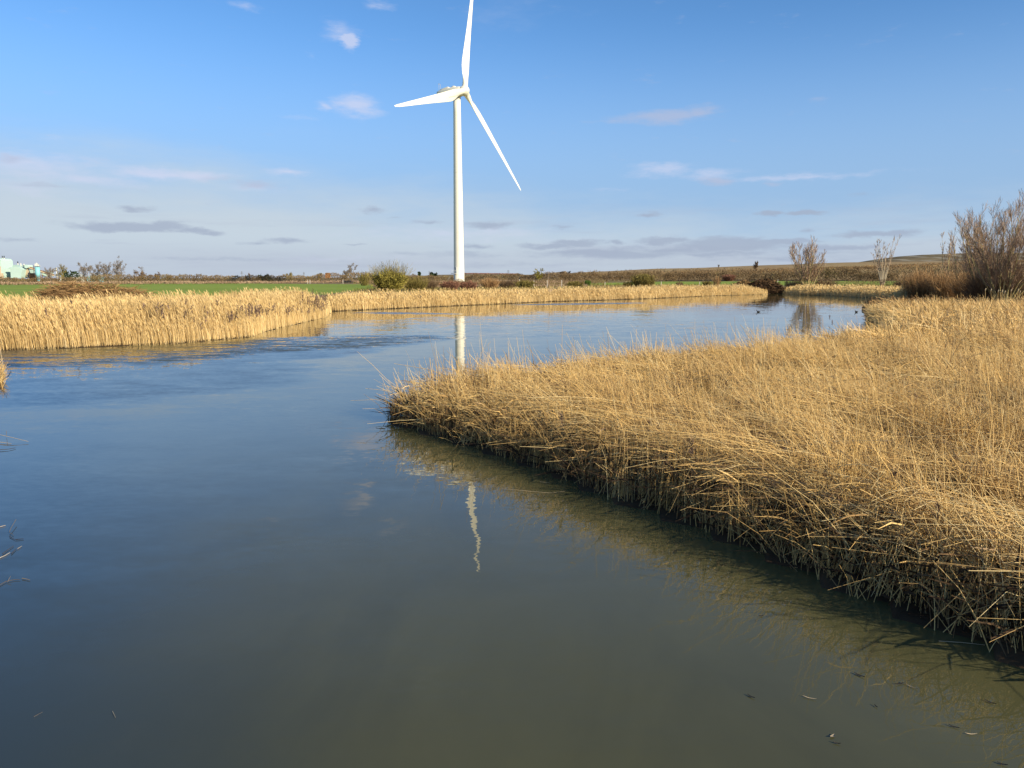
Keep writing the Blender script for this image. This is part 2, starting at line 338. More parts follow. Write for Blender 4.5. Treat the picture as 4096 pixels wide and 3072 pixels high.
def curve_lines(root, az_, L, ph0, ph1, Kk=4, kink=None, wob=.02):
    """stems from root (N,3): lean angle runs ph0 -> ph1 along the stem"""
    n = len(root); t = np.linspace(0, 1, Kk)
    ph = ph0[:, None] + (ph1 - ph0)[:, None] * t[None] ** 1.3
    if kink is not None: ph = np.where((t[None] > .5) & kink[:, None], ph + rng.uniform(.5, 1.2, (n, 1)), ph)
    a = az_[:, None] + rng.normal(0, wob * 3, (n, Kk)).cumsum(1)
    st_ = (L / (Kk - 1))[:, None]
    dx, dy, dz = np.sin(ph) * np.cos(a) * st_, np.sin(ph) * np.sin(a) * st_, np.cos(ph) * st_
    Pp = np.zeros((n, Kk, 3)); Pp[:, 0] = root
    Pp[:, 1:, 0] = root[:, 0:1] + np.cumsum(dx[:, :-1], 1); Pp[:, 1:, 1] = root[:, 1:2] + np.cumsum(dy[:, :-1], 1); Pp[:, 1:, 2] = root[:, 2:3] + np.cumsum(dz[:, :-1], 1)
    Pp[:, 1:, 2] = np.maximum(Pp[:, 1:, 2], .03)
    return Pp
def grow(P, R, Mn, t0, t1, ang, L, Kk=4, up=.1, wig=.12, rr=.6, minr=.002):
    Nn, K0, _ = P.shape
    t = rng.uniform(t0, t1, (Nn, Mn)) * (K0 - 1); i = np.clip(t.astype(int), 0, K0 - 2); f = (t - i)[..., None]
    n = np.arange(Nn)[:, None]
    S = P[n, i] * (1 - f) + P[n, i + 1] * f; T = P[n, i + 1] - P[n, i]; T /= np.linalg.norm(T, axis=-1, keepdims=True) + 1e-9
    r = (R[n, i] * (1 - f[..., 0]) + R[n, i + 1] * f[..., 0]) * rr
    Q = rng.normal(size=S.shape); Q -= (Q * T).sum(-1, keepdims=True) * T; Q /= np.linalg.norm(Q, axis=-1, keepdims=True) + 1e-9
    an = rng.uniform(ang * .6, ang * 1.3, (Nn, Mn))[..., None]
    D = T * np.cos(an) + Q * np.sin(an)
    le = L * rng.uniform(.55, 1.2, (Nn, Mn)) * (1.15 - .55 * t / (K0 - 1))
    S, D, le, r = S.reshape(-1, 3), D.reshape(-1, 3), le.reshape(-1), r.reshape(-1)
    C = np.zeros((len(S), Kk, 3)); C[:, 0] = S
    for k in range(1, Kk):
        D = D + rng.normal(0, wig, D.shape); D[:, 2] += up; D /= np.linalg.norm(D, axis=1, keepdims=True)
        C[:, k] = C[:, k - 1] + D * (le / (Kk - 1))[:, None]
    CR = np.maximum(r[:, None] * np.linspace(1, .3, Kk)[None], minr)
    return C, CR
def box(cx, cy, cz, sx, sy, sz, rot=0.0):
    c, s = cos(rot), sin(rot); V = []
    for z in (-1, 1):
        for x, y in ((-1, -1), (1, -1), (1, 1), (-1, 1)):
            X, Y = x * sx / 2, y * sy / 2; V.append((cx + X * c - Y * s, cy + X * s + Y * c, cz + z * sz / 2))
    return V, [(3, 2, 1, 0), (4, 5, 6, 7), (0, 1, 5, 4), (1, 2, 6, 5), (2, 3, 7, 6), (3, 0, 4, 7)]
def lathe(cx, cy, prof, n=24):
    V, Fc = [], []
    for z, r in prof:
        for k in range(n): V.append((cx + r * cos(2 * pi * k / n), cy + r * sin(2 * pi * k / n), z))
    for j in range(len(prof) - 1):
        for k in range(n):
            a, b = j * n + k, j * n + (k + 1) % n; Fc.append((a, b, b + n, a + n))
    Fc.append(tuple(range(n))[::-1]); Fc.append(tuple((len(prof) - 1) * n + k for k in range(n)))
    return V, Fc
def merge(lst):
    V, Fc = [], []
    for v, f in lst:
        o = len(V); V += [tuple(p) for p in v]; Fc += [tuple(i + o for i in q) for q in f]
    return V, Fc
def bar(a, b, r, n=6):
    a, b = np.array(a, float), np.array(b, float); t = b - a; t /= np.linalg.norm(t)
    u = np.cross(t, (0, 0, 1) if abs(t[2]) < .9 else (1, 0, 0)); u /= np.linalg.norm(u); w = np.cross(t, u)
    V = [tuple(p + r * (cos(2 * pi * k / n) * u + sin(2 * pi * k / n) * w)) for p in (a, b) for k in range(n)]
    Fc = [(k, (k + 1) % n, n + (k + 1) % n, n + k) for k in range(n)] + [tuple(range(n))[::-1], tuple(range(n, 2 * n))]
    return V, Fc

# ------------------------------------------------------------------ the pond outline
NEAR_EDGE = [(1570, 1690), (1700, 1728), (1900, 1788), (2185, 1880), (2444, 1990), (2778, 2100), (3148, 2250), (3445, 2389), (3611, 2445), (3890, 2565), (4096, 2640), (4500, 2800), (5200, 3100)]
far_shore = [(-900, 1425), (0, 1402), (300, 1392), (700, 1375), (1000, 1348), (1057, 1326), (1300, 1269), (1325, 1246), (1500, 1238), (1840, 1223), (2200, 1207),
    (2600, 1195), (2860, 1183), (3065, 1178), (3110, 1173), (3200, 1180), (3300, 1182), (3450, 1191), (3570, 1198), (3570, 1206), (3480, 1212), (3452, 1228), (3452, 1246), (3475, 1275), (3505, 1305), (3560, 1335), (3540, 1360)]
back_edge = [(3480, 1352), (3300, 1392), (3000, 1424), (2700, 1445), (2400, 1475), (2100, 1505), (1800, 1545), (1640, 1578)]
poly = [on_z(*p) for p in far_shore]
poly += [on_z(x, y, .50) for x, y in back_edge]
poly += [on_z(1568, 1612, .3), on_z(1556, 1655, .1)] + [on_z(*p) for p in NEAR_EDGE]
poly += [(9, -1), (10, -8), (-9, -8), (-5, 0), on_z(-70, 3000), on_z(-50, 2300), on_z(-60, 1800), on_z(-45, 1620), on_z(0, 1545), on_z(-5, 1500), on_z(-200, 1470), on_z(-900, 1480)]
POLY = np.array(poly)
def sdist(x, y, poly_=None):
    """signed distance, negative inside the pond"""
    Pg = POLY if poly_ is None else np.array(poly_); x, y = np.asarray(x, float), np.asarray(y, float)
    d2 = np.full(x.shape, 1e18); ins = np.zeros(x.shape, bool)
    for i in range(len(Pg)):
        ax, ay = Pg[i]; bx, by = Pg[(i + 1) % len(Pg)]; ex, ey = bx - ax, by - ay
        t = np.clip(((x - ax) * ex + (y - ay) * ey) / (ex * ex + ey * ey + 1e-12), 0, 1)
        d2 = np.minimum(d2, (x - ax - t * ex) ** 2 + (y - ay - t * ey) ** 2)
        if by != ay: ins ^= ((ay > y) != (by > y)) & (x < (bx - ax) * (y - ay) / (by - ay) + ax)
    d = np.sqrt(d2); return np.where(ins, -d, d)
def ss(a, b, v): t = np.clip((v - a) / (b - a), 0, 1); return t * t * (3 - 2 * t)
_g = rng.normal(size=(8, 4))
def nz2(x, y, lam):
    s = 0
    for a, b, c, d in _g:
        s = s + np.sin((x * a + y * b) * 2.2 / lam + c * 9) * .5 * abs(d)
    return s / 3
PXA = lambda px: np.arctan((px - 2048) / F / cos(PIT))
H1 = np.array([(1700, .8), (2150, 1.0), (2290, 5.6), (2600, 7.6), (2900, 8.8), (3300, 10.2), (3700, 10.6), (4600, 10.8), (6000, 8)])
H2 = np.array([(3180, 1), (3340, 14.0), (3450, 18.3), (3560, 21.8), (3650, 23.2), (3800, 23.8), (4600, 23.5), (6500, 20)])
H3 = np.array([(1250, 0.9), (1500, 1.6), (1750, 5.4), (1900, 5.9), (2280, 4.6), (2500, 2.0), (3000, 1.5)])
def height(x, y):
    x, y = np.asarray(x, float), np.asarray(y, float)
    sd = sdist(x, y); r = np.hypot(x, y); a = np.arctan2(x, y); front = np.where(np.abs(a) < 1.3, 1, 0)
    h = np.where(sd < 0, -.03 - .75 * ss(0, 3.5, -sd), .06 + .05 * ss(0, .5, sd))
    marsh = (x > -4) & (y < 78) & (y > -3)
    rise = ss(7, 20, sd) * np.where(marsh, ss(64, 84, np.where(marsh, y, 0)), 1.0)
    h = h + .85 * rise + np.where(sd > 4, .07 * nz2(x, y, 7.0), 0) * ss(4, 12, sd)
    far = ss(90, 160, r)
    h = h + far * .18 * nz2(x, y, 45.0)
    pxs = 2048 + np.tan(np.clip(a, -1.3, 1.3)) * F * cos(PIT)
    h1 = np.interp(pxs, H1[:, 0], H1[:, 1]) - 1.0; h2 = np.interp(pxs, H2[:, 0], H2[:, 1]) - 1.0; h3 = np.interp(pxs, H3[:, 0], H3[:, 1]) - .9
    h = h + front * (h1 * (ss(385, 455, r) ** .8) + .35 * nz2(x, y, 30.0) * ss(385, 440, r) * (h1 > 1))
    h2f = ss(600, 850, r)
    terr = h2f + .028 * np.sin(h2f * 2 * pi * 4) * ss(0, .2, h2f) * ss(1, .9, h2f)
    h = h + front * np.maximum(h2 - h1, 0) * np.clip(terr, 0, 1.1)
    h = h + front * np.maximum(h3, 0) * ss(430, 700, r) * (h1 < 4)
    tb = np.hypot(x + 18.6, y - 275); h = h + .75 * ss(16, 5, tb)
    return h
def hz(x, y): return float(height(np.array([x]), np.array([y]))[0])

# terrain sheet, divided face by face into its regions
azs = np.concatenate([np.linspace(-pi, RD(-44), 44)[:-1], np.linspace(RD(-44), RD(44), 300), np.linspace(RD(44), pi, 44)[1:]])
rs = np.concatenate([np.geomspace(.6, 25, 60)[:-1], np.geomspace(25, 900, 225)[:-1], np.geomspace(900, 9000, 22)])
AZ, RR_ = np.meshgrid(azs, rs); X, Y = RR_ * np.sin(AZ), RR_ * np.cos(AZ); Zt = height(X, Y)
nr, na = X.shape; V = np.stack([X, Y, Zt], -1).reshape(-1, 3); idx = np.arange(nr * na).reshape(nr, na)
Q = np.stack([idx[:-1, :-1], idx[1:, :-1], idx[1:, 1:], idx[:-1, 1:]], -1).reshape(-1, 4)[:, ::-1]
fc = V[Q].mean(1); sdf = sdist(fc[:, 0], fc[:, 1]); rf = np.hypot(fc[:, 0], fc[:, 1])
pxf = 2048 + np.tan(np.clip(np.arctan2(fc[:, 0], fc[:, 1]), -1.3, 1.3)) * F * cos(PIT); fr = np.abs(np.arctan2(fc[:, 0], fc[:, 1])) < 1.3
left_field = [on_z(-1400, 1130, .95), on_z(0, 1130.5, .95), on_z(700, 1131, .95), on_z(1100, 1134, .95), on_z(1480, 1137, .95), on_z(1520, 1152, .95), on_z(1350, 1172, .95), (-24, 72), (-60, 58), (-120, 60)]
right_field = [on_z(2340, 1139, .95), on_z(2370, 1132, .95), on_z(2700, 1126, .95), on_z(3000, 1125, .95), on_z(3750, 1124, .95), on_z(3750, 1146, .95), on_z(3000, 1141, .95), on_z(2600, 1141, .95)]
reg = np.zeros(len(Q), int)
reg[(sdf > -99) & (sdf < 7) | (fr & (fc[:, 0] > -4) & (fc[:, 1] < 72) & (fc[:, 1] > -3))] = 1
reg[(sdist(fc[:, 0], fc[:, 1], left_field) < 0) & (sdf > 7)] = 2
reg[(sdist(fc[:, 0], fc[:, 1], right_field) < 0) & (sdf > 7)] = 3
reg[fr & (rf > 392) & (pxf > 2200)] = 4
reg[fr & (rf > 560) & (pxf > 3200)] = 5
def region(k, name, mat, label):
    q = Q[reg == k]; u, inv = np.unique(q, return_inverse=True)
    return tag(build(name, V[u], inv.reshape(-1, 4), mat), label, kind='structure')
region(0, 'ground', 'ground', 'rough brown winter grassland reaching to the horizon')
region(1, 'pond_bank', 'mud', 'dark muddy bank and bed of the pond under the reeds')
region(2, 'field', 'wheat', 'bright green crop field beyond the left reed bed')
region(3, 'field', 'wheat', 'narrow green field strip at the foot of the tawny hill')
region(4, 'hill', 'hill', 'long tawny grass hill rising behind the bushes')
region(5, 'terraced_hill', 'hill2', 'higher terraced brown green hill behind the willows')
wv4 = [(-260, -40, 0), (260, -40, 0), (260, 200, 0), (-260, 200, 0)]
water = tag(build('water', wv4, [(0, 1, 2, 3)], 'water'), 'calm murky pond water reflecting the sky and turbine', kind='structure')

# ------------------------------------------------------------------ reeds
def scatter(n, x0, x1, y0, y1, test):
    out = []; have = 0
    for _ in range(60):
        x, y = rng.uniform(x0, x1, n), rng.uniform(y0, y1, n); k = test(x, y); out.append(np.stack([x[k], y[k]], 1)); have += k.sum()
        if have >= n: break
    return np.concatenate(out)[:n]
def in_view(x, y, m=1.5): return np.abs(x) < y * .70 + m
def near_z(x, y): return np.maximum(height(x, y), -.12)
CELL = rng.normal(0, 1, (4, 97, 89))
# -- matted near bed: tangle of bent and fallen stems
def mat_bed(n, y0, y1, sides, Kk, w, name, label, wsd=.12):
    p = scatter(n, -5, 60, y0, y1, lambda x, y: (sdist(x, y) > -wsd * rng.uniform(0, 1, len(x))) & in_view(x, y, 2.0) & (x > -3.4 - 0 * y))
    n = len(p); sd = sdist(p[:, 0], p[:, 1]); z = near_z(p[:, 0], p[:, 1])
    root = np.stack([p[:, 0], p[:, 1], z], 1)
    field = 1.3 * nz2(p[:, 0], p[:, 1], 1.6) + .9 * nz2(p[:, 1] * 1.3, p[:, 0], 4.0)
    edge = ss(.9, .05, sd)
    kind_ = rng.uniform(0, 1, n) + .35 * edge
    hgt = 1 + .42 * nz2(p[:, 0] + 31, p[:, 1], 1.3) + .25 * nz2(p[:, 0], p[:, 1] - 17, 3.2)
    L = rng.uniform(.75, 1.25, n) * hgt; ph0 = rng.uniform(.05, .45, n); ph1 = ph0 + rng.uniform(.1, .7, n)
    fallen = kind_ < .62
    L = np.where(fallen, rng.uniform(.9, 1.7, n) * hgt, L); ph0 = np.where(fallen, rng.uniform(.45, .95, n), ph0); ph1 = np.where(fallen, rng.uniform(1.1, 1.75, n), ph1)
    flat = kind_ < .30
    root[:, 2] = np.where(flat, root[:, 2] + rng.uniform(.25, .75, n) * np.clip(hgt, .5, 1.3) * (.25 + .75 * ss(-.1, 1.2, sd)), root[:, 2]); ph0 = np.where(flat, rng.uniform(1.2, 1.6, n), ph0); ph1 = np.where(flat, rng.uniform(1.4, 1.8, n), ph1)
    tall = rng.uniform(0, 1, n) < .012
    ph0 = np.where(tall, rng.uniform(.02, .25, n), ph0); ph1 = np.where(tall, ph0 + rng.uniform(.05, .3, n), ph1); L = np.where(tall, rng.uniform(1.25, 1.75, n), L); root[:, 2] = np.where(tall, z, root[:, 2])
    cs = .62; ci = np.floor(p[:, 0] / cs + .5 * nz2(p[:, 0], p[:, 1], .9)).astype(int) % 97; cj = np.floor(p[:, 1] / cs + .5 * nz2(p[:, 1], p[:, 0], .8)).astype(int) % 89
    ca = CELL[0][ci, cj]; cp = CELL[1][ci, cj]; ch = CELL[2][ci, cj]; cc = CELL[3][ci, cj]
    azl = np.where(rng.uniform(0, 1, n) < .80, pi * .92 + field * .9 + ca * 1.0 + rng.normal(0, .20, n), rng.uniform(0, 2 * pi, n))
    inc = ~flat; ph0 = np.where(inc, ph0 + .16 * cp, ph0); ph1 = np.where(inc, ph1 + .28 * cp, ph1); L = L * (.93 + .15 * ch) * np.where(rng.uniform(0, 1, n) < .12, 1, .50 + .50 * ss(-.05, 1.25, sd))
    azl = np.where((edge > .5) & (rng.uniform(0, 1, n) < .7), rng.uniform(-1.2, 1.9, n), azl)
    azl = np.where(tall, pi + rng.normal(0, .8, n), azl)
    kink = (rng.uniform(0, 1, n) < .12) & ~tall
    Pp = curve_lines(root, azl, L, ph0, ph1, Kk, kink)
    wd = w * rng.uniform(.6, 1.25, n)
    R = wd[:, None] * np.linspace(1.1, .45, Kk)[None]
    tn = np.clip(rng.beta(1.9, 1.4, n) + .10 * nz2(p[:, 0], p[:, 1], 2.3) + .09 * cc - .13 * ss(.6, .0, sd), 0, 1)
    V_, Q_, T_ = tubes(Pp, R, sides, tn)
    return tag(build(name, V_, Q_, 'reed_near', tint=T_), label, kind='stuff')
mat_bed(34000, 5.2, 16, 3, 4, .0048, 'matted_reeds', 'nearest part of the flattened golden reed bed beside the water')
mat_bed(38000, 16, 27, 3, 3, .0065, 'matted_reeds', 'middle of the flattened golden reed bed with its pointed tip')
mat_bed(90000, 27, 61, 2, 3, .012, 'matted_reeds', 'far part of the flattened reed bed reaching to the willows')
# fine pale leaves lying in the mat
def leaf_litter(n, y0, y1, w):
    p = scatter(n, -5, 30, y0, y1, lambda x, y: (sdist(x, y) > .05) & in_view(x, y, 1.5) & (x > -3.4))
    n = len(p); root = np.stack([p[:, 0], p[:, 1], rng.uniform(.1, .85, n)], 1)
    Pp = curve_lines(root, rng.uniform(0, 2 * pi, n), rng.uniform(.15, .45, n), rng.uniform(.6, 1.8, n), rng.uniform(1.3, 2.6, n), 3)
    return tubes(Pp, w * np.array([.6, 1, .2])[None] * rng.uniform(.5, 1.3, (n, 1)), 2, rng.beta(1.2, 3.2, n))
a = leaf_litter(22000, 5.5, 26, .0075)
tag(build('reed_leaves', a[0], a[1], 'reed_near', tint=a[2]), 'dry leaf blades tangled through the flattened reed bed', kind='stuff')

# dark ribbons added under the bed, their colour standing in for shade in the gaps
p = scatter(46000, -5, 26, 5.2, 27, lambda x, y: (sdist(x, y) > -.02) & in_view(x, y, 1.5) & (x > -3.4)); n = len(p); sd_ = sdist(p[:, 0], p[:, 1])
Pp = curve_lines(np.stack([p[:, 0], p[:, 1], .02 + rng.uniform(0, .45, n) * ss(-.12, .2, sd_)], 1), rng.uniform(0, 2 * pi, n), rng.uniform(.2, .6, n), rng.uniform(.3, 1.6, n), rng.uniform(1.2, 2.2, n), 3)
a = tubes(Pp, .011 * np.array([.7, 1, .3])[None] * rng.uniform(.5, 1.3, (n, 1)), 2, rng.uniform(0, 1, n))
tag(build('reed_shade_fill', a[0], a[1], 'gap_shade', tint=a[2]), 'dark reed ribbons added as shade in the gaps beneath the flattened bed', kind='stuff')

# -- standing beds on the left and far shore
def standing(n, x0, x1, y0, y1, depth, hmin, hmax, w, name, label, extra=None, plumes=.35, Kk=3, lean=.16, mat='reed_far'):
    def test(x, y):
        s = sdist(x, y); dd = depth(x, y) if callable(depth) else depth
        k = (s > -.1) & (s < dd) & (np.abs(x) < y * .70 + 4) & (x < 1e9)
        return k & extra(x, y) if extra is not None else k
    p = scatter(n, x0, x1, y0, y1, test); n = len(p)
    z = near_z(p[:, 0], p[:, 1]); root = np.stack([p[:, 0], p[:, 1], z], 1); sd = sdist(p[:, 0], p[:, 1])
    H = (rng.uniform(hmin, hmax, n) + .35 * (rng.uniform(0, 1, n) < .12)) * (1 + .20 * nz2(p[:, 0], p[:, 1], 3.0)) * (.42 + .58 * ss(-.1, 1.9, sd + rng.uniform(0, .8, n))) * np.where(p[:, 1] > 95, .45 + .55 * ss(.3, 6, np.abs((3088 - 2048) / F * p[:, 1] - p[:, 0])), 1)
    azl = pi + rng.normal(0, .75, n); ph0 = rng.uniform(.0, lean, n) + .10 * np.abs(nz2(p[:, 0], p[:, 1] * .5, 2.2)); ph1 = ph0 + rng.uniform(.05, .5, n)
    bent = rng.uniform(0, 1, n) < .10; ph1 = np.where(bent, ph0 + rng.uniform(.6, 1.3, n), ph1)
    Pp = curve_lines(root, azl, H, ph0, ph1, Kk)
    prof = np.linspace(.8, .5, Kk); R = (w * rng.uniform(.6, 1.3, n))[:, None] * prof[None]
    tn = np.clip(rng.beta(2.5, 2, n) + .22 * nz2(p[:, 0], p[:, 1], 4.0), 0, 1)
    parts = [tubes(Pp, R, 2, tn)]
    # leafy feathered top: a wider short ribbon continuing the stem
    k = rng.uniform(0, 1, n) < plumes; tip = Pp[k, -1]; d = Pp[k, -1] - Pp[k, -2]; d /= np.linalg.norm(d, axis=1, keepdims=True)
    pl = np.stack([tip, tip + d * .12 + (0, 0, -.01), tip + d * .26 + (-.05, 0, -.045)], 1); PR = np.array([.3, 1, .15])[None] * (w * 1.9 * rng.uniform(.7, 1.2, k.sum()))[:, None]
    parts.append(tubes(pl, PR, 2, np.clip(tn[k] - .18, 0, 1)))
    V_, Q_, T_ = cat3(parts)
    return tag(build(name, V_, Q_, mat, tint=T_), label, kind='stuff'), p
_, pL = standing(100000, -45, -9, 28, 66, lambda x, y: np.where(y < 48, 8.5, 5), 1.3, 1.85, .0088, 'standing_reeds', 'tall golden reed bed on the left shore before the green field', lambda x, y: (y > 29.5) & (y < 68) & (x < -9) & ((y > 33.5) | (x < -40)) & (y > on_z(0, 1408)[1] - .3))
_, pF = standing(85000, -30, 50, 60, 160, 6.5, .9, 1.35, .0145, 'standing_reeds', 'long golden reed fringe along the far shore below the turbine', lambda x, y: (x > -18 - 0 * x) & (x < (3065 - 2048) / F * y) & (y > 60))
standing(34000, 30, 80, 96, 160, 7.5, .9, 1.3, .024, 'standing_reeds', 'shorter duller reed fringe under the two bare willows', lambda x, y: (x > (3112 - 2048) / F * y) & (y > 96), mat='reed_far')
# -- a small clump on the near left bank, just entering the view
standing(26000, 10, 75, 60, 86, 1e9, .25, .6, .016, 'rough_sedge', 'duller rough sedge between the flattened reeds and the willows', lambda x, y: (x > (3440 - 2048) / F * y) & (sdist(x, y) > .3), mat='twig_orange', lean=.5)
# tall thin stems standing out of the pointed bed, seen against the water
tips = [(1427, 1405, 1566, 1546), (1675, 1452, 1725, 1545), (1745, 1425, 1772, 1530), (2030, 1345, 2062, 1500), (2033, 1375, 2090, 1490), (1970, 1400, 2010, 1495), (2130, 1385, 2170, 1480), (2288, 1350, 2340, 1460),
        (2230, 1400, 2262, 1475), (2372, 1375, 2385, 1470), (2520, 1295, 2600, 1440), (2565, 1330, 2590, 1430), (2680, 1300, 2760, 1420), (2665, 1335, 2700, 1425), (2862, 1330, 2905, 1415), (2840, 1370, 2890, 1420), (3005, 1345, 3050, 1410), (3090, 1345, 3130, 1405),
        (3180, 1340, 3215, 1395), (3270, 1300, 3330, 1390), (3300, 1320, 3340, 1385), (3390, 1290, 3420, 1370), (3430, 1310, 3470, 1365), (1625, 1490, 1660, 1560), (1845, 1440, 1880, 1530), (1905, 1440, 1930, 1510), (2440, 1340, 2480, 1440), (2620, 1370, 2660, 1430)]
tips = tips[:1] + sorted(tips[1:], key=lambda q: q[2])
ORD = 'first second third fourth fifth sixth seventh eighth ninth tenth eleventh twelfth thirteenth fourteenth fifteenth sixteenth seventeenth eighteenth nineteenth twentieth twenty-first twenty-second twenty-third twenty-fourth twenty-fifth twenty-sixth twenty-seventh twenty-eighth'.split()
for i, (x1, y1, x0, y0) in enumerate(tips):
    b = on_z(x0, y0, .6); d = b[1]; top = at(x1, y1, d - .1); base = np.array([b[0] + (b[0] - top[0]) * .8, d, near_z(np.array([b[0]]), np.array([d]))[0]])
    top = np.array(top); mid = (base + top) / 2 + (.03, 0, .04 + .02 * (i % 3))
    Pp = np.array([[base, base * .5 + mid * .5 + (.01, 0, .02), mid, mid * .45 + top * .55 + (0, 0, .03), top]])
    t_ = tubes(Pp, np.array([[.0048, .0046, .0042, .0034, .0018]]) * (1 if i else 1.15), 4, np.array([.6 + .3 * ((i * 7) % 5) / 5]))
    lab = 'lone long reed leaning out over the water at the pointed tip' if i == 0 else ORD[i - 1] + ' tall straw stem from the pointed tip along the back edge of the bed'
    tag(build('tall_reed', t_[0], t_[1], 'reed_near', base=tuple(base), tint=t_[2]), lab, 'reed', None if i == 0 else 'tall reed stems above the flattened bed')

# ------------------------------------------------------------------ dark reed plumes
def plume_set(pts, size, n_per, w, name, label, droop=.6, kind='stuff'):
    parts = []
    for (x, y, z) in pts:
        root = np.tile(np.array([[x, y, z]]), (n_per, 1)); root[:, 2] += rng.uniform(-size * .6, size * .4, n_per); a0 = rng.uniform(0, 2 * pi)
        Pp = curve_lines(root, a0 + rng.normal(0, .9, n_per), rng.uniform(.25, .6, n_per) * size, rng.uniform(.2, .8, n_per), rng.uniform(1.0, 2.2, n_per) * droop * 1.5, 3)
        parts.append(tubes(Pp, w * np.array([.6, 1, .3])[None] * np.ones((n_per, 1)), 2))
    V_, Q_, T_ = cat3(parts); return tag(build(name, V_, Q_, 'reed_head', tint=T_), label, kind=kind)
pts = []
for (cx_, cy_, rx_, ry_, k) in [(1275, 1205, 45, 28, 60), (1000, 1240, 60, 18, 26), (930, 1265, 40, 12, 10), (1120, 1240, 70, 20, 22), (780, 1270, 90, 25, 10), (1215, 1250, 50, 20, 16), (500, 1220, 350, 50, 14), (1290, 1225, 20, 18, 14)]:
    for _ in range(k):
        px_, py_ = cx_ + rng.normal(0, rx_ * .6), cy_ + rng.normal(0, ry_ * .6)
        fy = np.interp(px_, [0, 300, 700, 1000, 1057, 1300, 1325], [1402, 1392, 1375, 1348, 1326, 1269, 1246]); df = on_z(px_, fy)[1] + rng.uniform(-.2, .5)
        q_ = at(px_, py_, df)
        if .6 < q_[2] < 2.2: pts.append(q_)
plume_set(pts, .34, 12, .017, 'reed_seed_heads', 'dark drooping seed heads along the left reed bed')
pts = []
for _ in range(90):
    px_ = rng.uniform(1500, 3060); d_ = rng.uniform(1, 4); r_ = on_z(px_, np.interp(px_, [1500, 1840, 2200, 2600, 2860, 3065], [1238, 1223, 1207, 1195, 1183, 1178]) - 1)
    d_ *= .15; pts.append((r_[0] * (1 + d_ / r_[1]), r_[1] + d_, rng.uniform(.8, 1.6)))
plume_set(pts, .35, 6, .022, 'reed_seed_heads', 'dark seed heads scattered along the far shore reeds')
pts = []
for (px_, py_) in [(2505 + 565 * .7215, 1300 + 300 * .7215), (3770, 1595), (3665, 1620), (2770, 1810), (3145, 1825), (3625, 1700), (3640, 1775), (3550, 1805), (3572, 1945), (3750, 2085), (3920, 1538), (2696, 1685), (3375, 1640), (4080, 1830), (3175, 1570), (2635, 1750), (2600, 1735), (3330, 1295), (3320, 1275), (1852, 1515), (2480, 1640), (2250, 1700), (2950, 1650), (3480, 1500), (3900, 1700), (3300, 1900), (3050, 1750), (3820, 1880), (2900, 1560)]:
    r_ = on_z(px_, py_, .80); pts.append((r_[0], r_[1], .86))
plume_set(pts, .24, 60, .0038, 'reed_seed_heads', 'feathery grey brown seed heads lying in the flattened bed')

# ------------------------------------------------------------------ wind turbine
TX, TY = -18.62, 275.0; TB = hz(TX, TY); PSI, TILT, TH0, HZ, RAD = 1.067, .0712, .2232, 66.1, 45.2
ax_ = np.array([sin(PSI) * cos(TILT), -cos(PSI) * cos(TILT), sin(TILT)]); uu = np.array([cos(PSI), sin(PSI), 0]); ww_ = np.cross(uu, -ax_); ww_ = ww_ if ww_[2] > 0 else -ww_
turb = empty('wind_turbine', (TX, TY, TB), 'white three bladed wind turbine standing behind the far reed bank', 'wind turbine')
topz = HZ - 1.75
prof = [(TB, 1.95), (TB + .25, 1.95), (TB + .26, 1.88)]
for k in range(1, 13): prof.append((TB + .26 + (topz - TB - .26) * k / 12, 1.88 - (1.88 - 1.24) * k / 12))
tower = build('tower', *lathe(TX, TY, prof, 48), 'white_paint', turb)
for s in (.27, .60, .985):
    zz = TB + (topz - TB) * s; r_ = 1.88 - .64 * s + .02
    build('flange', *lathe(TX, TY, [(zz - .06, r_), (zz + .06, r_)], 48), 'white_paint', tower)
# door, landing and steps on the shaded flank
da = RD(232); dn = np.array([cos(da), sin(da)]); dt = np.array([-dn[1], dn[0]])
dc = np.array([TX, TY]) + dn * 1.86
v, f = merge([box(dc[0], dc[1], TB + 3.9, .34, 1.05, 2.1, da)]); door = build('door', v, f, 'grey_paint', turb, smooth=False)
v, f = box(dc[0] + dn[0] * .2 + dt[0] * .38, dc[1] + dn[1] * .2 + dt[1] * .38, TB + 3.9, .08, .05, .3, da); build('handle', v, f, 'dark_metal', door, smooth=False)
v, f = box(dc[0] + dn[0] * .75, dc[1] + dn[1] * .75, TB + 2.78, 1.5, 1.5, .12, da); build('landing', v, f, 'grey_paint', turb, smooth=False)
lst = []
for s in (-.7, .7):
    q = dc + dt * s
    for k in (.2, .8, 1.4): lst.append(bar((q[0] + dn[0] * k, q[1] + dn[1] * k, TB + 2.84), (q[0] + dn[0] * k, q[1] + dn[1] * k, TB + 3.9), .035))
    lst.append(bar((q[0] + dn[0] * .2, q[1] + dn[1] * .2, TB + 3.9), (q[0] + dn[0] * 1.4, q[1] + dn[1] * 1.4, TB + 3.9), .035))
v, f = merge(lst); build('railing', v, f, 'grey_paint', turb)
lst = []
for k in range(9):
    q = dc + dn * .9 - dt * (.85 + .28 * k); lst.append(box(q[0], q[1], TB + 2.7 - .29 * k, .9, .26, .04, da))
v, f = merge(lst); build('stairs', v, f, 'grey_paint', turb, smooth=False)
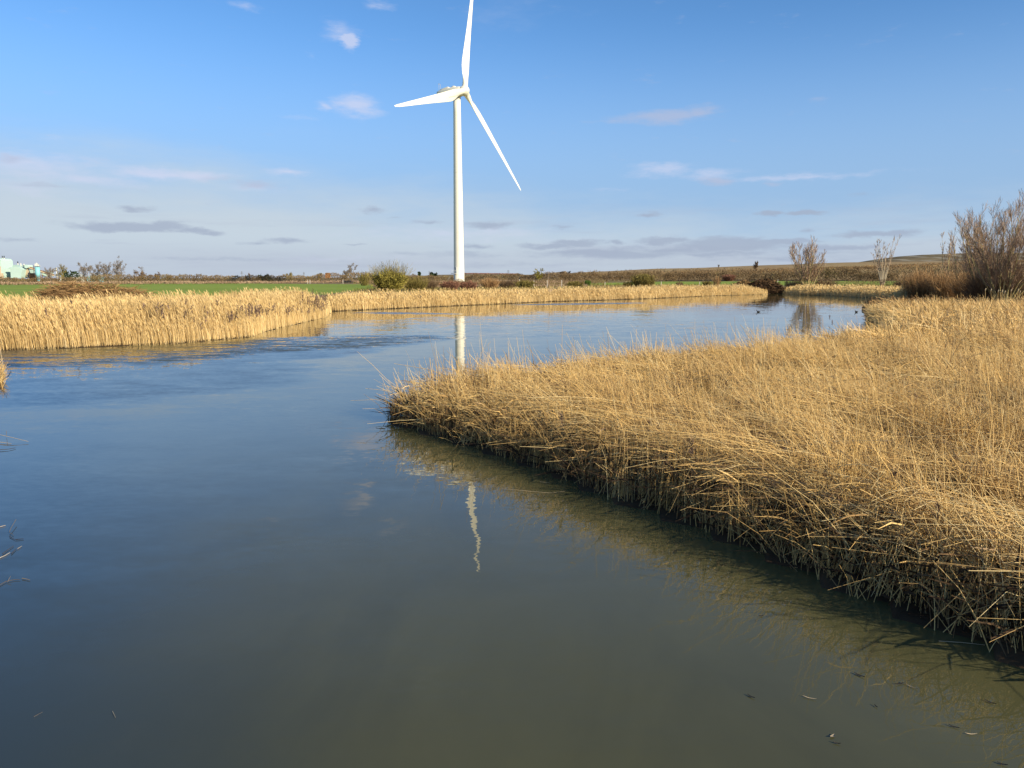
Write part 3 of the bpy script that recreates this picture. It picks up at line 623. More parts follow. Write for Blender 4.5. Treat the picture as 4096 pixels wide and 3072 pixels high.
# nacelle: loft of rounded sections along the shaft direction
nx = np.array([sin(PSI), -cos(PSI), 0]); ny = np.array([cos(PSI), sin(PSI), 0])
def loft(secs, center, axis, side, upv, n=28, pw=.42):
    V_, F_ = [], []
    for (s, w_, h_, zo) in secs:
        for k in range(n):
            t = 2 * pi * k / n; c, s2 = cos(t), sin(t)
            V_.append(center + axis * s + side * (np.sign(c) * abs(c) ** pw * w_ / 2) + upv * (np.sign(s2) * abs(s2) ** pw * h_ / 2 + zo))
    for j in range(len(secs) - 1):
        for k in range(n): a, b = j * n + k, j * n + (k + 1) % n; F_.append((a, a + n, b + n, b))
    F_.append(tuple(range(n))); F_.append(tuple((len(secs) - 1) * n + k for k in range(n))[::-1]); return V_, F_
C0 = np.array([TX, TY, HZ]); UP = np.array([0, 0, 1.0])
nac = build('nacelle', *loft([(2.25, 2.2, 2.4, 0), (1.9, 2.7, 2.8, 0), (1.2, 3.0, 3.1, 0), (-2.5, 3.1, 3.1, .0), (-5.0, 3.0, 2.7, .0), (-6.8, 2.8, 2.0, .0), (-7.5, 2.4, 1.5, .05), (-7.7, 1.8, 1.0, .1)], C0, nx, ny, UP), 'white_paint', turb)
build('roof_hatch', *loft([(-.2, .6, .3, 1.6), (-.5, 1.2, .7, 1.65), (-1.2, 1.4, .9, 1.75), (-1.9, 1.2, .6, 1.65), (-2.2, .6, .3, 1.6)], C0, nx, ny, UP, 16, .9), 'white_paint', nac)
build('cooler_hood', *loft([(-2.6, 2.4, .4, 1.55), (-3.0, 2.5, .7, 1.55), (-5.6, 2.2, .4, 1.3), (-6.6, 2.0, .2, 1.0)], C0, nx, ny, UP, 20, .3), 'white_paint', nac)
q = C0 + nx * -7.0
v, f = merge([bar(q + UP * .6 - ny * .5, q + UP * 3.4 - ny * .5, .05), bar(q + UP * .6 + ny * .5, q + UP * 3.4 + ny * .5, .05), bar(q + UP * 3.3 - ny * .7, q + UP * 3.3 + ny * .7, .05), bar(q + UP * 3.4 - ny * .5 - nx * .3, q + UP * 3.4 - ny * .5 + nx * .3, .07)])
build('weather_mast', v, f, 'grey_paint', nac)
yb = lathe(TX, TY, [(topz - .3, 1.32), (topz + .45, 1.32)], 32); build('yaw_bearing', *yb, 'white_paint', nac)
HUB = C0 + ax_ * 3.15 - np.array([0, 0, .15])
pts_ = [(-1.15, 1.35), (-1.1, 1.55), (-.6, 1.68), (.2, 1.66), (.8, 1.45), (1.3, 1.08), (1.6, .65), (1.72, .2), (1.74, .02)]
V_, F_ = [], []
for (s, r_) in pts_:
    for k in range(32): t = 2 * pi * k / 32; V_.append(HUB + ax_ * s + uu * r_ * cos(t) + ww_ * r_ * sin(t))
for j in range(len(pts_) - 1):
    for k in range(32): a, b = j * 32 + k, j * 32 + (k + 1) % 32; F_.append((a, b, b + 32, a + 32))
F_.append(tuple(range(32))[::-1]); hub_ob = build('spinner', V_, F_, 'white_paint', turb)
CONE = .0415
st_r = np.array([1.1, 1.9, 2.6, 3.6, 5, 6.6, 8.2, 10, 13, 17, 22, 28, 34, 39, 42.5, 44.3, 45.0, 45.2])
st_c = np.array([1.9, 1.9, 1.92, 2.05, 2.55, 3.15, 3.5, 3.55, 3.3, 2.9, 2.42, 1.95, 1.5, 1.15, .85, .55, .28, .06])
st_t = np.array([1, 1, .98, .86, .62, .46, .37, .31, .27, .24, .22, .2, .19, .18, .17, .17, .17, .17])
st_w = np.radians(np.array([15, 15, 15, 15, 14, 13, 12, 10.5, 8.5, 6.5, 4.5, 3, 2, 1, .5, 0, 0, 0])); st_x = np.array([.5, .5, .5, .49, .44, .38, .34, .32, .31, .3, .3, .3, .3, .3, .3, .32, .4, .5])
for kb in range(3):
    th = TH0 + kb * 2 * pi / 3; d = sin(th) * uu + cos(th) * ww_; e = cos(th) * uu - sin(th) * ww_
    sp_ = cos(CONE) * d + sin(CONE) * ax_; nrm = cos(CONE) * ax_ - sin(CONE) * d
    V_, F_, ns = [], [], 24
    for r_, c_, t_, w_, x_ in zip(st_r, st_c, st_t, st_w, st_x):
        le_ = e * cos(w_) + nrm * sin(w_); nn_ = nrm * cos(w_) - e * sin(w_)
        for k in range(ns):
            a = 2 * pi * k / ns; xx = .5 + .5 * cos(a)                      # 1 = trailing edge
            circ = sin(a) * .5; foil = np.sign(sin(a)) * .5 * 2.6 * (.2969 * math.sqrt(xx) - .126 * xx - .3516 * xx ** 2 + .2843 * xx ** 3 - .1015 * xx ** 4) * 1.28
            bl = min(1, max(0, (1 - t_) / .45)); yy = (circ * (1 - bl) + foil * bl) * t_
            V_.append(HUB + sp_ * r_ + le_ * (x_ - xx) * c_ + nn_ * yy * c_)
    for j in range(len(st_r) - 1):
        for k in range(ns): a, b = j * ns + k, j * ns + (k + 1) % ns; F_.append((a, b, b + ns, a + ns))
    F_.append(tuple((len(st_r) - 1) * ns + k for k in range(ns)))
    bl_ob = build('blade', V_, F_, 'white_paint', turb)
    V_, F_ = [], []
    for s in (1.05, 1.75):
        for k in range(28): t = 2 * pi * k / 28; V_.append(HUB + sp_ * s + (e * cos(t) + nrm * sin(t)) * 1.02)
    F_ = [(k, (k + 1) % 28, 28 + (k + 1) % 28, 28 + k) for k in range(28)] + [tuple(range(28, 56))]
    build('blade_collar', V_, F_, 'white_paint', bl_ob)
    # narrow strip of vortex fins along the root half of the blade
    lst = []
    for k in range(14):
        r_ = 5 + k * .5; c_ = np.interp(r_, st_r, st_c); w_ = np.interp(r_, st_r, st_w); t_ = np.interp(r_, st_r, st_t); le_ = e * cos(w_) + nrm * sin(w_); nn_ = nrm * cos(w_) - e * sin(w_)
        o_ = HUB + sp_ * r_ - le_ * .25 * c_ + nn_ * (.42 * t_ * c_)
        lst.append(bar(o_ - sp_ * .18, o_ + sp_ * .18 + le_ * .05, .045, 4))
    v, f = merge(lst); build('fin_strip', v, f, 'grey_paint', bl_ob)

# ------------------------------------------------------------------ trees and shrubs
def tree(name, px, base_py, top_py, d, stems, spread, mat_t, mat_c, label, cat='tree', lean0=.05, kids=((7, .35, .7, .45), (6, .3, .6, .5)), rad=.1, rmin=.006, halfw=None, group=None, limb_name='trunk', base_z=None, up=.12, t0=.2, tw_sides=2, K0=7, bias=0.0):
    xb = at(px, base_py, d)[0]; zb = hz(xb, d) if base_z is None else base_z; ztop = at(px, top_py, d)[2]; H = ztop - zb
    root = empty(name, (xb, d, zb), label, cat, group)
    S = np.zeros((stems, K0, 3)); SR = np.zeros((stems, K0))
    for i in range(stems):
        a = 2 * pi * (i + rng.uniform(-.3, .3)) / stems; s_ = lean0 + spread * math.sqrt((i + .5) / stems) * rng.uniform(.75, 1.15)
        L = H * rng.uniform(.82, 1.0) * (1 - .25 * s_ * s_ / (spread * spread + .01)); st0 = np.array([xb + cos(a) * .25 * min(1, stems / 4) * H * .06, d + sin(a) * .25 * H * .06, zb - .1])
        dr = np.array([sin(s_) * cos(a) + bias, sin(s_) * sin(a), cos(s_)])
        S[i, 0] = st0
        for k in range(1, K0):
            dr = dr + rng.normal(0, .05, 3); dr[2] += .05; dr /= np.linalg.norm(dr); S[i, k] = S[i, k - 1] + dr * L / (K0 - 1)
        SR[i] = np.maximum(rad * rng.uniform(.7, 1.15) * np.linspace(1, .16, K0), rmin)
    zmax = S[:, -1, 2].max(); sc_ = (ztop - zb) / max(.1, (zmax - zb)) * .97; S = (S - (xb, d, zb)) * (1, 1, sc_) + (xb, d, zb)
    for i in range(stems):
        V_, Q_, T_ = tubes(S[i:i + 1], SR[i:i + 1], 6, np.array([rng.uniform(.3, 1)])); build(limb_name, V_, Q_, mat_t, root, tint=T_)
    P_, R_ = S, SR; parts = []; L = H
    for j, (mn, ln, ang, rr) in enumerate(kids):
        P_, R_ = grow(P_, R_, mn, t0 if j == 0 else .15, .98, ang, L * ln, 4, up, .10, rr, rmin)
        parts.append(tubes(P_, R_, 3 if (j == 0 and tw_sides > 2) else 2)); L *= ln
    V_, Q_, T_ = cat3(parts); V_[:, 2] = np.maximum(V_[:, 2], zb - .02); o = build('crown', V_, Q_, mat_c, root, tint=T_); o['kind'] = 'stuff'
    return root
def bush(name, px, base_py, top_py, d, wpx, n, mat, label, cat='shrub', w=.02, twigs=4, group=None, seg=4, upright=.5, leafy=False, flatz=None):
    xb = at(px, base_py, d)[0]; zb = hz(xb, d) if flatz is None else flatz; H = at(px, top_py, d)[2] - zb; W = wpx / F * d
    H = max(H, .4)
    a = rng.uniform(0, 2 * pi, n); q = np.sqrt(rng.uniform(0, 1, n)); root = np.stack([xb + np.cos(a) * q * W * .22, d + np.sin(a) * q * W * .22, np.full(n, zb - .03)], 1)
    sp_ = math.atan2(W / 2, H * .9) * 1.15
    ph0 = q * sp_ * rng.uniform(.6, 1.1, n); ph1 = ph0 * upright + rng.normal(0, .12, n)
    L = H * rng.uniform(.6, 1.02, n) / np.maximum(np.cos(ph0 * .8), .45) * (1 - .22 * q)
    Pp = curve_lines(root, a + rng.normal(0, .25, n), L, ph0, ph1, seg); R = w * np.linspace(1, .4, seg)[None] * rng.uniform(.6, 1.2, (n, 1))
    parts = [tubes(Pp, R, 2)]
    C, CR = grow(Pp, R, twigs, .12, .97, .6, H * .30, 3, .12, .12, .75, w * .35); parts.append(tubes(C, CR, 2))
    if leafy:
        C2, CR2 = grow(C, CR, 3, .1, 1, .9, H * .12, 2, 0, .2, 2.2, w); parts.append(tubes(C2, CR2, 2))
    V_, Q_, T_ = cat3(parts); V_[:, 2] = np.maximum(V_[:, 2], zb - .03)
    return tag(build(name, V_, Q_, mat, base=(xb, d, zb), tint=T_), label, cat, group)

# willows on the right
tree('willow', 4010, 1208, 815, 70, 22, .62, 'bark_green', 'twig_pink', 'large bare many stemmed willow at the right edge behind the reeds', kids=((26, .26, .42, .42), (13, .32, .5, .6)), rad=.095, rmin=.0085, t0=.28, up=.16, base_z=.12, K0=8)
tree('willow', 3938, 1206, 838, 77, 9, .50, 'bark_green', 'twig_pink', 'leaning bare willow spreading out on the left side of the large one', kids=((24, .25, .42, .42), (12, .32, .5, .6)), rad=.085, rmin=.009, t0=.25, up=.14, base_z=.15, K0=8, bias=-.12)
tree('willow', 4200, 1208, 800, 73, 16, .5, 'bark_green', 'twig_pink', 'second bare willow half cut off by the right edge', kids=((26, .26, .42, .42), (13, .32, .5, .6)), rad=.095, rmin=.0085, t0=.28, up=.16, base_z=.12, K0=8)
tree('willow', 3850, 1190, 868, 86, 5, .22, 'bark_green', 'twig_pink', 'slimmer bare willow rising over the orange willow scrub', kids=((24, .22, .4, .42), (11, .30, .5, .6)), rad=.09, rmin=.010, t0=.3, up=.16, base_z=.2)
tree('willow', 3778, 1150, 930, 100, 3, .10, 'bark_green', 'twig_pink', 'thin upright bare tree behind the orange willow scrub', kids=((22, .16, .4, .42), (10, .3, .5, .6)), rad=.08, rmin=.011, t0=.3, up=.16, base_z=.3)
tree('willow', 3228, 1150, 952, 147, 13, .50, 'bark_green', 'twig_pink', 'bare pollarded willow standing alone on the far bank', kids=((20, .25, .42, .42), (11, .32, .5, .65)), rad=.14, rmin=.016, t0=.22, up=.15)
tree('birch', 3528, 1132, 940, 150, 12, .27, 'bark_pale', 'twig_pink', 'cluster of thin pale upright trunks before the terraced hill', kids=((14, .11, .5, .45), (4, .45, .5, .6)), rad=.10, rmin=.018, t0=.35, up=.2)
for (px, b, t, d, w_, n, mt, lb) in [
    (3690, 1175, 1062, 96, 170, 900, 'twig_orange', 'orange brown willow scrub left of the thin upright tree'),
    (3790, 1178, 1075, 92, 150, 800, 'twig_orange', 'orange brown willow scrub in front of the slimmer willow'),
    (3890, 1195, 1070, 84, 170, 900, 'twig_orange', 'brown willow scrub between the slimmer and the large willow'),
    (3985, 1210, 1055, 72, 260, 1500, 'twig_brown', 'dense dark twiggy undergrowth spreading from the foot of the large willow'),
    (4130, 1210, 1050, 74, 220, 1200, 'twig_brown', 'dense dark undergrowth at the right edge beneath the second willow')]:
    bush('willow_scrub', px, b, t, d, w_, n, mt, lb, w=.013 if d < 80 else .018, twigs=5, upright=.7)
bush('shrub', 1562, 1160, 1034, 125, 165, 240, 'twig_olive', 'big yellow green lichen covered bush left of the turbine', w=.028, twigs=8, upright=.85)
bush('shrub', 1560, 1160, 1078, 124, 125, 260, 'twig_lichen', 'low dense yellow heart of the big lichen covered bush', w=.03, twigs=8, upright=.7, leafy=True)
bush('shrub', 1662, 1158, 1098, 128, 110, 380, 'twig_olive', 'olive brown bush just right of the big yellow green bush', w=.03, twigs=5)
bush('shrub', 1458, 1142, 1078, 215, 60, 90, 'twig_olive', 'pale olive bush behind the left flank of the yellow bush', w=.05, twigs=5)
for (px, b, t, d, w_, n, mt, lb) in [
    (1800, 1158, 1122, 130, 75, 380, 'twig_red', 'reddish brown bush in front of the turbine foot, left one'),
    (1872, 1156, 1123, 132, 70, 340, 'twig_red', 'reddish brown bush in front of the turbine foot, right one'),
    (1722, 1152, 1112, 140, 70, 260, 'twig_brown', 'brown bush left of the turbine foot'),
    (1960, 1155, 1105, 140, 80, 360, 'twig_orange', 'orange brown bush right of the turbine foot'),
    (2030, 1152, 1112, 150, 90, 300, 'twig_brown', 'low brown bush beyond the orange brown bush by the turbine'),
    (2100, 1150, 1118, 150, 80, 260, 'twig_olive', 'low olive bush beside the post with a bird on it'),
    (2300, 1150, 1122, 160, 80, 200, 'twig_olive', 'low olive scrub between the dead branch and the green strip'),
    (2350, 1137, 1120, 190, 22, 200, 'greenleaf', 'small bright green bush at the start of the green strip'),
    (2574, 1150, 1093, 150, 95, 360, 'twig_olive', 'straggly olive bush standing before the green strip'),
    (2512, 1152, 1126, 150, 36, 200, 'twig_olive', 'small dark green brown bush beside the straggly olive bush'),
    (2718, 1146, 1124, 170, 30, 120, 'twig_brown', 'small low brown bush at the edge of the green strip'),
    (2829, 1146, 1122, 170, 36, 140, 'twig_olive', 'small greenish bush left of the narrow brown bush'),
    (2866, 1148, 1097, 160, 34, 70, 'twig_orange', 'narrow upright brown bush before the green strip'),
    (2914, 1126, 1097, 370, 46, 500, 'twig_red', 'round rust red bush beyond the green strip'),
    (3180, 1150, 1112, 150, 80, 300, 'twig_brown', 'brown undergrowth left of the pollarded willow'),
    (3300, 1150, 1108, 150, 90, 320, 'twig_brown', 'brown undergrowth right of the pollarded willow'),
    (3600, 1150, 1118, 145, 60, 200, 'twig_brown', 'low brown bush at the right foot of the pale trunks')]:
    bush('shrub', px, b, t, d, w_, n, mt, lb, w=.024 * d / 130, twigs=6, leafy=(mt in ('greenleaf', 'twig_red', 'twig_olive')))
# saplings in the flattened bed
def sapling(lines, d, label, r0=.007, mat='twig_brown'):
    bx, by = lines[0][0]; b = on_z(bx, by, .35); d = b[1]; root = empty('sapling', (b[0], d, .1), label, 'sapling')
    for ln in lines:
        Pp = np.array([[at(x, y, d) for x, y in ln]])
        k = Pp.shape[1]; Pp[0, 0, 2] = .1 if ln[0] == lines[0][0] else Pp[0, 0, 2]
        # densify
        t = np.linspace(0, k - 1, 8); Pp = np.stack([np.interp(t, np.arange(k), Pp[0, :, c]) for c in range(3)], -1)[None]
        R_ = r0 * np.linspace(1, .3, 8)[None]
        V_, Q_, T_ = tubes(Pp, R_, 5, np.array([.35])); build('stem', V_, Q_, mat, root, tint=T_)
        C, CR = grow(Pp, R_, 4, .3, .9, .5, .25, 3, .1, .1, .5, .0016); V_, Q_, T_ = tubes(C, CR, 3, np.full(len(C), .3)); build('twigs', V_, Q_, mat, root, tint=T_)['kind'] = 'stuff'
    return root
sapling([[(3633, 1600), (3640, 1520), (3668, 1400), (3701, 1300)]], 0, 'single dark bare shoot standing in the flattened reeds')
sapling([[(3748, 1610), (3750, 1530), (3775, 1410), (3806, 1300)], [(3752, 1600), (3785, 1470), (3840, 1370), (3907, 1300)], [(3756, 1600), (3800, 1480), (3880, 1425), (3979, 1401)]], 0, 'forked dark bare sapling with one branch arching right in the reeds')
sapling([[(3550, 1275), (3547, 1245), (3537, 1200)], [(3550, 1272), (3530, 1245), (3517, 1220)], [(3550, 1272), (3560, 1240), (3556, 1200)], [(3550, 1272), (3572, 1245), (3578, 1225)]], 0, 'small twiggy sapling at the corner of the inlet', .012)
# dead branch by the far reeds
b3 = at(2195, 1168, 98); root = empty('dead_branch', (b3[0], 98, hz(b3[0], 98)), 'bare dead branch sticking up behind the far reed fringe', 'branch')
for ln in [[(2200, 1170), (2198, 1150), (2193, 1125), (2194, 1100)], [(2197, 1165), (2180, 1140), (2172, 1130)], [(2203, 1165), (2225, 1150), (2273, 1128)], [(2202, 1162), (2216, 1140), (2222, 1125)]]:
    Pp = np.array([[at(x, y, 98) for x, y in ln]]); R_ = .05 * np.linspace(1, .35, Pp.shape[1])[None]
    V_, Q_, T_ = tubes(Pp, R_, 5, np.array([.7])); build('limb', V_, Q_, 'twig_pink', root, tint=T_)

# far trees
F1 = ((9, .42, .65, .5), (9, .42, .65, .55), (7, .4, .8, .7))
for (px, t, d, sp_, mt, lb) in [
    (206, 1077, 470, .6, 'twig_grey', 'small grey bare tree right of the turquoise silo'),
    (246, 1070, 480, .6, 'twig_olive', 'small olive brown bare tree above the long pale shed'),
    (345, 1058, 460, .75, 'twig_grey', 'left half of the broad grey pair of bare trees'),
    (388, 1056, 455, .75, 'twig_grey', 'right half of the broad grey pair of bare trees'),
    (429, 1062, 450, .65, 'twig_grey', 'rounded grey bare tree between the broad pair and the tallest one'),
    (474, 1043, 445, .6, 'twig_grey', 'tallest grey bare tree in the left treeline'),
    (560, 1075, 440, .9, 'twig_brown', 'wide brown bare tree ending the left group of trees'),
    (632, 1093, 440, .5, 'twig_brown', 'little brown tree alone above the hedge'),
    (1404, 1064, 400, .6, 'twig_grey', 'round topped bare tree left of the big yellow bush'),
    (1378, 1088, 410, .9, 'twig_grey', 'low grey bare tree left of the round topped one'),
    (1279, 1092, 400, .9, 'twig_olive', 'low olive tree left of the small orange building'),
    (1160, 1094, 420, 1.0, 'twig_olive', 'low wide olive tree in the middle of the long hedge'),
    (996, 1097, 420, 1.0, 'twig_brown', 'low brown tree right of the left lattice pylon'),
    (2156, 1082, 330, .65, 'twig_lichen', 'fan shaped yellowish bare tree before the far rise'),
    (2248, 1090, 340, .7, 'twig_brown', 'dark bare tree with a black bird over it'),
    (3022, 1050, 400, .8, 'twig_brown', 'dark round bare tree on the slope of the tawny hill'),
    (2873, 1060, 430, .9, 'twig_grey', 'faint grey bare tree on the crest of the tawny hill')]:
    base_y = 1122
    tree('bare_tree', px, base_y, t, d, 3, sp_ * .6, mt, mt, lb, kids=F1, rad=.26, rmin=.036, t0=.25, up=.05, K0=5)
def puff(name, px, base_py, top_py, d, wpx, n, mat, label, cat='tree', size=.5, conic=False):
    xb, _, zb = at(px, base_py, d); zb = hz(xb, d); H = at(px, top_py, d)[2] - zb; W = wpx / F * d
    u = rng.uniform(0, 1, n); a = rng.uniform(0, 2 * pi, n); q = rng.uniform(.3, 1, n) ** .5
    prof = (1 - u) if conic else np.sqrt(np.clip(1 - (u * 1.15 - .35) ** 2 / .7, .02, 1))
    C = np.stack([xb + np.cos(a) * q * prof * W / 2, d + np.sin(a) * q * prof * W / 2, zb + u * H], 1)
    Pp = np.stack([C, C + rng.normal(0, size * .6, (n, 3))], 1); V_, Q_, T_ = tubes(Pp, np.full((n, 2), size * .4), 2)
    root = empty(name, (xb, d, zb), label, cat); o = build('crown', V_, Q_, mat, root, tint=T_); o['kind'] = 'stuff'
    V_, Q_, T_ = tubes(np.array([[[xb, d, zb - .2], [xb, d, zb + H * .6]]]), np.array([[.22, .12]]), 6); build('trunk', V_, Q_, 'twig_brown', root, tint=T_)
for (px, t, d, w_, con, lb) in [(264, 1084, 500, 26, False, 'round dark evergreen right of the olive bare tree'), (298, 1086, 505, 40, False, 'wide dark evergreen above the long pale shed'), (1040, 1101, 520, 30, False, 'dark evergreen, first of the pair left of the middle hedge'),
    (1068, 1101, 525, 30, False, 'dark evergreen, second of the pair left of the middle hedge'), (1677, 1088, 560, 10, True, 'tiny dark conifer on the skyline right of the yellow bush'), (1727, 1091, 560, 18, False, 'small dark evergreen on the skyline left of the turbine'), (1742, 1095, 560, 12, False, 'lower dark evergreen touching the small skyline one')]:
    puff('evergreen_tree', px, 1110, t, d, w_, 260, 'evergreen', lb, conic=con, size=.8)

# hedges and masses of scrub: nobody could count the bushes in them
def hedge(name, rows, n, mat, label, size=.35, gap=.0):
    """rows: (px0, px1, d0, d1, top0, top1) top in photo rows"""
    parts = []
    for (p0, p1, d0, d1, t0_, t1_, frac) in rows:
        k = int(n * frac); s = rng.uniform(0, 1, k); px = p0 + (p1 - p0) * s; d = d0 + (d1 - d0) * s + rng.uniform(-4, 4, k) * (d0 / 380)
        th_ = np.arctan((px - 2048) / F); x = d * np.sin(th_); d = d * np.cos(th_)
        g = height(x, d); top = EYE + (1108.5 - (t0_ + (t1_ - t0_) * s)) / F * d
        clump = .95 + .38 * nz2(x, d * .3, 5.0 * d0 / 380) + .32 * nz2(x + 50, d * .2, 24.0 * d0 / 380) + .22 * nz2(x + 99, d, 1.6 * d0 / 380)
        H = np.maximum((top - g) * np.clip(clump, .35, 1.35), .4)
        u = rng.uniform(0, 1, k) ** .75
        C = np.stack([x, d, g + u * H], 1); dirs = rng.normal(0, 1, (k, 3)); dirs[:, 2] = np.abs(dirs[:, 2]) * 1.3 + .6; dirs /= np.linalg.norm(dirs, axis=1, keepdims=True)
        Pp = np.stack([C, C + dirs * size * rng.uniform(.6, 1.8, (k, 1)) * (d0 / 380)], 1)
        tn = np.clip(.5 + .40 * nz2(x, d, 6.5 * d0 / 380) + .40 * nz2(x + 70, d, 20 * d0 / 380) + rng.normal(0, .16, k), 0, 1)
        parts.append(tubes(Pp, np.stack([np.full(k, size * .28), np.full(k, size * .10)], 1) * (d0 / 380), 2, tn))
    V_, Q_, T_ = cat3(parts); V_[:, 2] = np.maximum(V_[:, 2], -.05)
    return tag(build(name, V_, Q_, mat, tint=T_), label, kind='stuff')
hedge('hedgerow', [(-500, 420, 385, 385, 1103, 1103, .25), (380, 700, 385, 390, 1095, 1100, .17), (680, 1500, 390, 380, 1101, 1095, .4), (1450, 1760, 380, 340, 1101, 1103, .18)], 34000, 'hedge', 'long brown winter hedge closing the far side of the green field')
hedge('hillside_scrub', [(1740, 2300, 330, 335, 1104, 1094, .24), (2250, 2700, 372, 380, 1092, 1092, .20), (2650, 3120, 385, 390, 1094, 1092, .20), (3080, 3310, 385, 385, 1092, 1086, .10), (3290, 3430, 385, 385, 1079, 1081, .08), (3420, 3580, 385, 385, 1096, 1100, .06), (3450, 4300, 380, 360, 1084, 1082, .14)], 44000, 'hedge', 'mass of bare brown bushes along the foot of the hill', .38)
hedge('hillside_scrub', [(2350, 4300, 405, 415, 1084, 1070, 1.0)], 7000, 'hedge', 'scattered bare bushes higher on the tawny slope', .4)
hedge('hillside_grass', [(2250, 4300, 398, 445, 1300, 1300, .6), (2250, 4300, 420, 425, 1300, 1300, .4)], 16000, 'brush', 'tufts of tawny grass over the long hill', .3)
hedge('low_scrub', [(1480, 2420, 185, 195, 1124, 1122, .5), (1480, 2420, 230, 250, 1117, 1114, .5)], 16000, 'hedge', 'low brown scrub on the rough land round the turbine foot', .30)
hedge('low_scrub', [(3130, 3620, 158, 165, 1128, 1126, 1.0)], 5000, 'hedge', 'low brown scrub under the pollarded willow and pale trunks', .30)
hedge('far_woodland', [(1850, 2075, 700, 690, 1094, 1101, 1.0)], 4000, 'twig_red', 'dark strip of far woodland on the low rise by the turbine', .30)
hedge('rough_verge', [(-500, 2300, 312, 330, 1123, 1124, .6), (1500, 2350, 235, 240, 1128, 1128, .25), (1500, 2350, 165, 170, 1140, 1140, .15)], 30000, 'twig_pink', 'rough pinkish brown weeds between the green field and the hedge', .45)
# tussocks of rough grass on the land beyond the far reeds
k = 26000; px = rng.uniform(1420, 4200, k); d = np.exp(rng.uniform(np.log(88), np.log(330), k)); x = (px - 2048) / F * d; g = height(x, d)
ok = (sdist(x, d) > 5.5) & (sdist(x, d, right_field) > 0) & (sdist(x, d, left_field) > 0); x, d, g = x[ok], d[ok], g[ok]; k = len(x)
Pp = curve_lines(np.stack([x, d, g], 1), rng.uniform(0, 2 * pi, k), rng.uniform(.2, .75, k), rng.uniform(0, .4, k), rng.uniform(.2, .9, k), 3)
V_, Q_, T_ = tubes(Pp, (.018 * d / 100)[:, None] * np.array([1.2, 1, .5])[None], 2, np.clip(.5 + .4 * nz2(x, d, 14.0) + rng.normal(0, .2, k), 0, 1))
tag(build('rough_grass', V_, Q_, 'twig_olive', tint=T_), 'rough olive brown grass beyond the far reed fringe', kind='stuff')

# heaps of cut reed and brushwood
def heap(name, profile, d, depth_, n, mat, label, cat, w, L):
    xs = [at(p[0], p[1], d) for p in profile]; X_ = np.array([p[0] for p in xs]); Z_ = np.array([p[2] for p in xs])
    x = rng.uniform(X_[0], X_[-1], n); zt = np.interp(x, X_, Z_); g = height(x, np.full(n, d)); H = np.maximum(zt - g, .1)
    q = rng.uniform(-1, 1, n); u = rng.uniform(0, 1, n) ** .5; z = g + u * H * np.sqrt(1 - q * q) ; y = d + q * depth_
    root = np.stack([x, y, z], 1); Pp = curve_lines(root, rng.uniform(0, 2 * pi, n), rng.uniform(.4, 1.2, n) * L, rng.uniform(.8, 1.9, n), rng.uniform(1.2, 2.2, n), 3)
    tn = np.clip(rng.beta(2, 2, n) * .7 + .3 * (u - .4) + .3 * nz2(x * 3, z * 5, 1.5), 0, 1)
    V_, Q_, T_ = tubes(Pp, w * np.array([1, 1, .5])[None] * rng.uniform(.6, 1.4, (n, 1)), 2, tn)
    # solid core
    core = []
    m_ = 24; cx = np.linspace(X_[0], X_[-1], m_); cz = np.interp(cx, X_, Z_)
    Vc, Fc = [], []
    for i in range(m_):
        g0 = hz(cx[i], d); hh = max(cz[i] - g0, .1) * .82
        for j in range(9): t = pi * j / 8; Vc.append((cx[i], d + cos(t) * depth_ * .85, g0 - .05 + sin(t) * hh))
    for i in range(m_ - 1):
        for j in range(8): a = i * 9 + j; Fc.append((a, a + 1, a + 10, a + 9))
    root_ = empty(name, (float(X_.mean()), d, hz(float(X_.mean()), d)), label, cat)
    o = build('stalks', V_, Q_, mat, root_, tint=T_); o['kind'] = 'stuff'
    build('heap_core', Vc, Fc, mat, root_, tint=np.full(len(Vc), .12)); return root_
heap('reed_heap', [(175, 1160), (215, 1148), (250, 1133), (290, 1133), (340, 1142), (380, 1136), (400, 1142), (440, 1145), (490, 1150), (540, 1162), (580, 1172)], 57, 1.6, 5200, 'brush', 'heap of cut brown reeds behind the left reed bed', 'reed heap', .016, .9)
heap('brushwood_heap', [(2998, 1160), (3010, 1130), (3040, 1119), (3070, 1115), (3095, 1124), (3116, 1138), (3124, 1165)], 146, 3.0, 3200, 'brush_dark', 'dark brown brushwood heap in the gap of the far reeds', 'brushwood heap', .04, .8)
heap('reed_heap', [(2930, 1144), (2945, 1130), (2975, 1122), (2995, 1122), (3012, 1132), (3020, 1145)], 148, 2.0, 1300, 'brush', 'pale golden heap of cut reed beside the dark brushwood', 'reed heap', .04, .8)

# ------------------------------------------------------------------ factory and far buildings
FD = 600.0
def W_(px, py, d=FD): return at(px, py, d)
GZ = .6
def fbox(root, name, x0, x1, y0, y1, mat, dep=14, dz=0.0, d=FD, parent=None):
    a, b = at(x0, y1, d), at(x1, y0, d); zb = max(a[2], GZ)
    v, f = box((a[0] + b[0]) / 2, d + dz, (zb + b[2]) / 2, abs(b[0] - a[0]), dep, b[2] - zb); return build(name, v, f, mat, parent or root, smooth=False)
def stack(root, px, y0, y1, rpx, mat='white_paint', cap=True, d=FD, dz=0.0):
    a, b = at(px, y1, d), at(px, y0, d); r = rpx / F * d
    o = build('chimney', *lathe(a[0], d + dz, [(a[2], r), (b[2], r)], 12), mat, root)
    if cap: build('cap', *lathe(a[0], d + dz, [(b[2] - 1.4, r * 1.15), (b[2] + .1, r * 1.15)], 12), 'dark_metal', o)
x0 = at(-10, 1110, FD)
r1 = empty('process_tower', (x0[0], FD, GZ), 'tall mint green works tower with two short stacks at the left edge', 'industrial building')
v = []; a, b = at(-45, 1120, FD), at(27, 1041, FD)
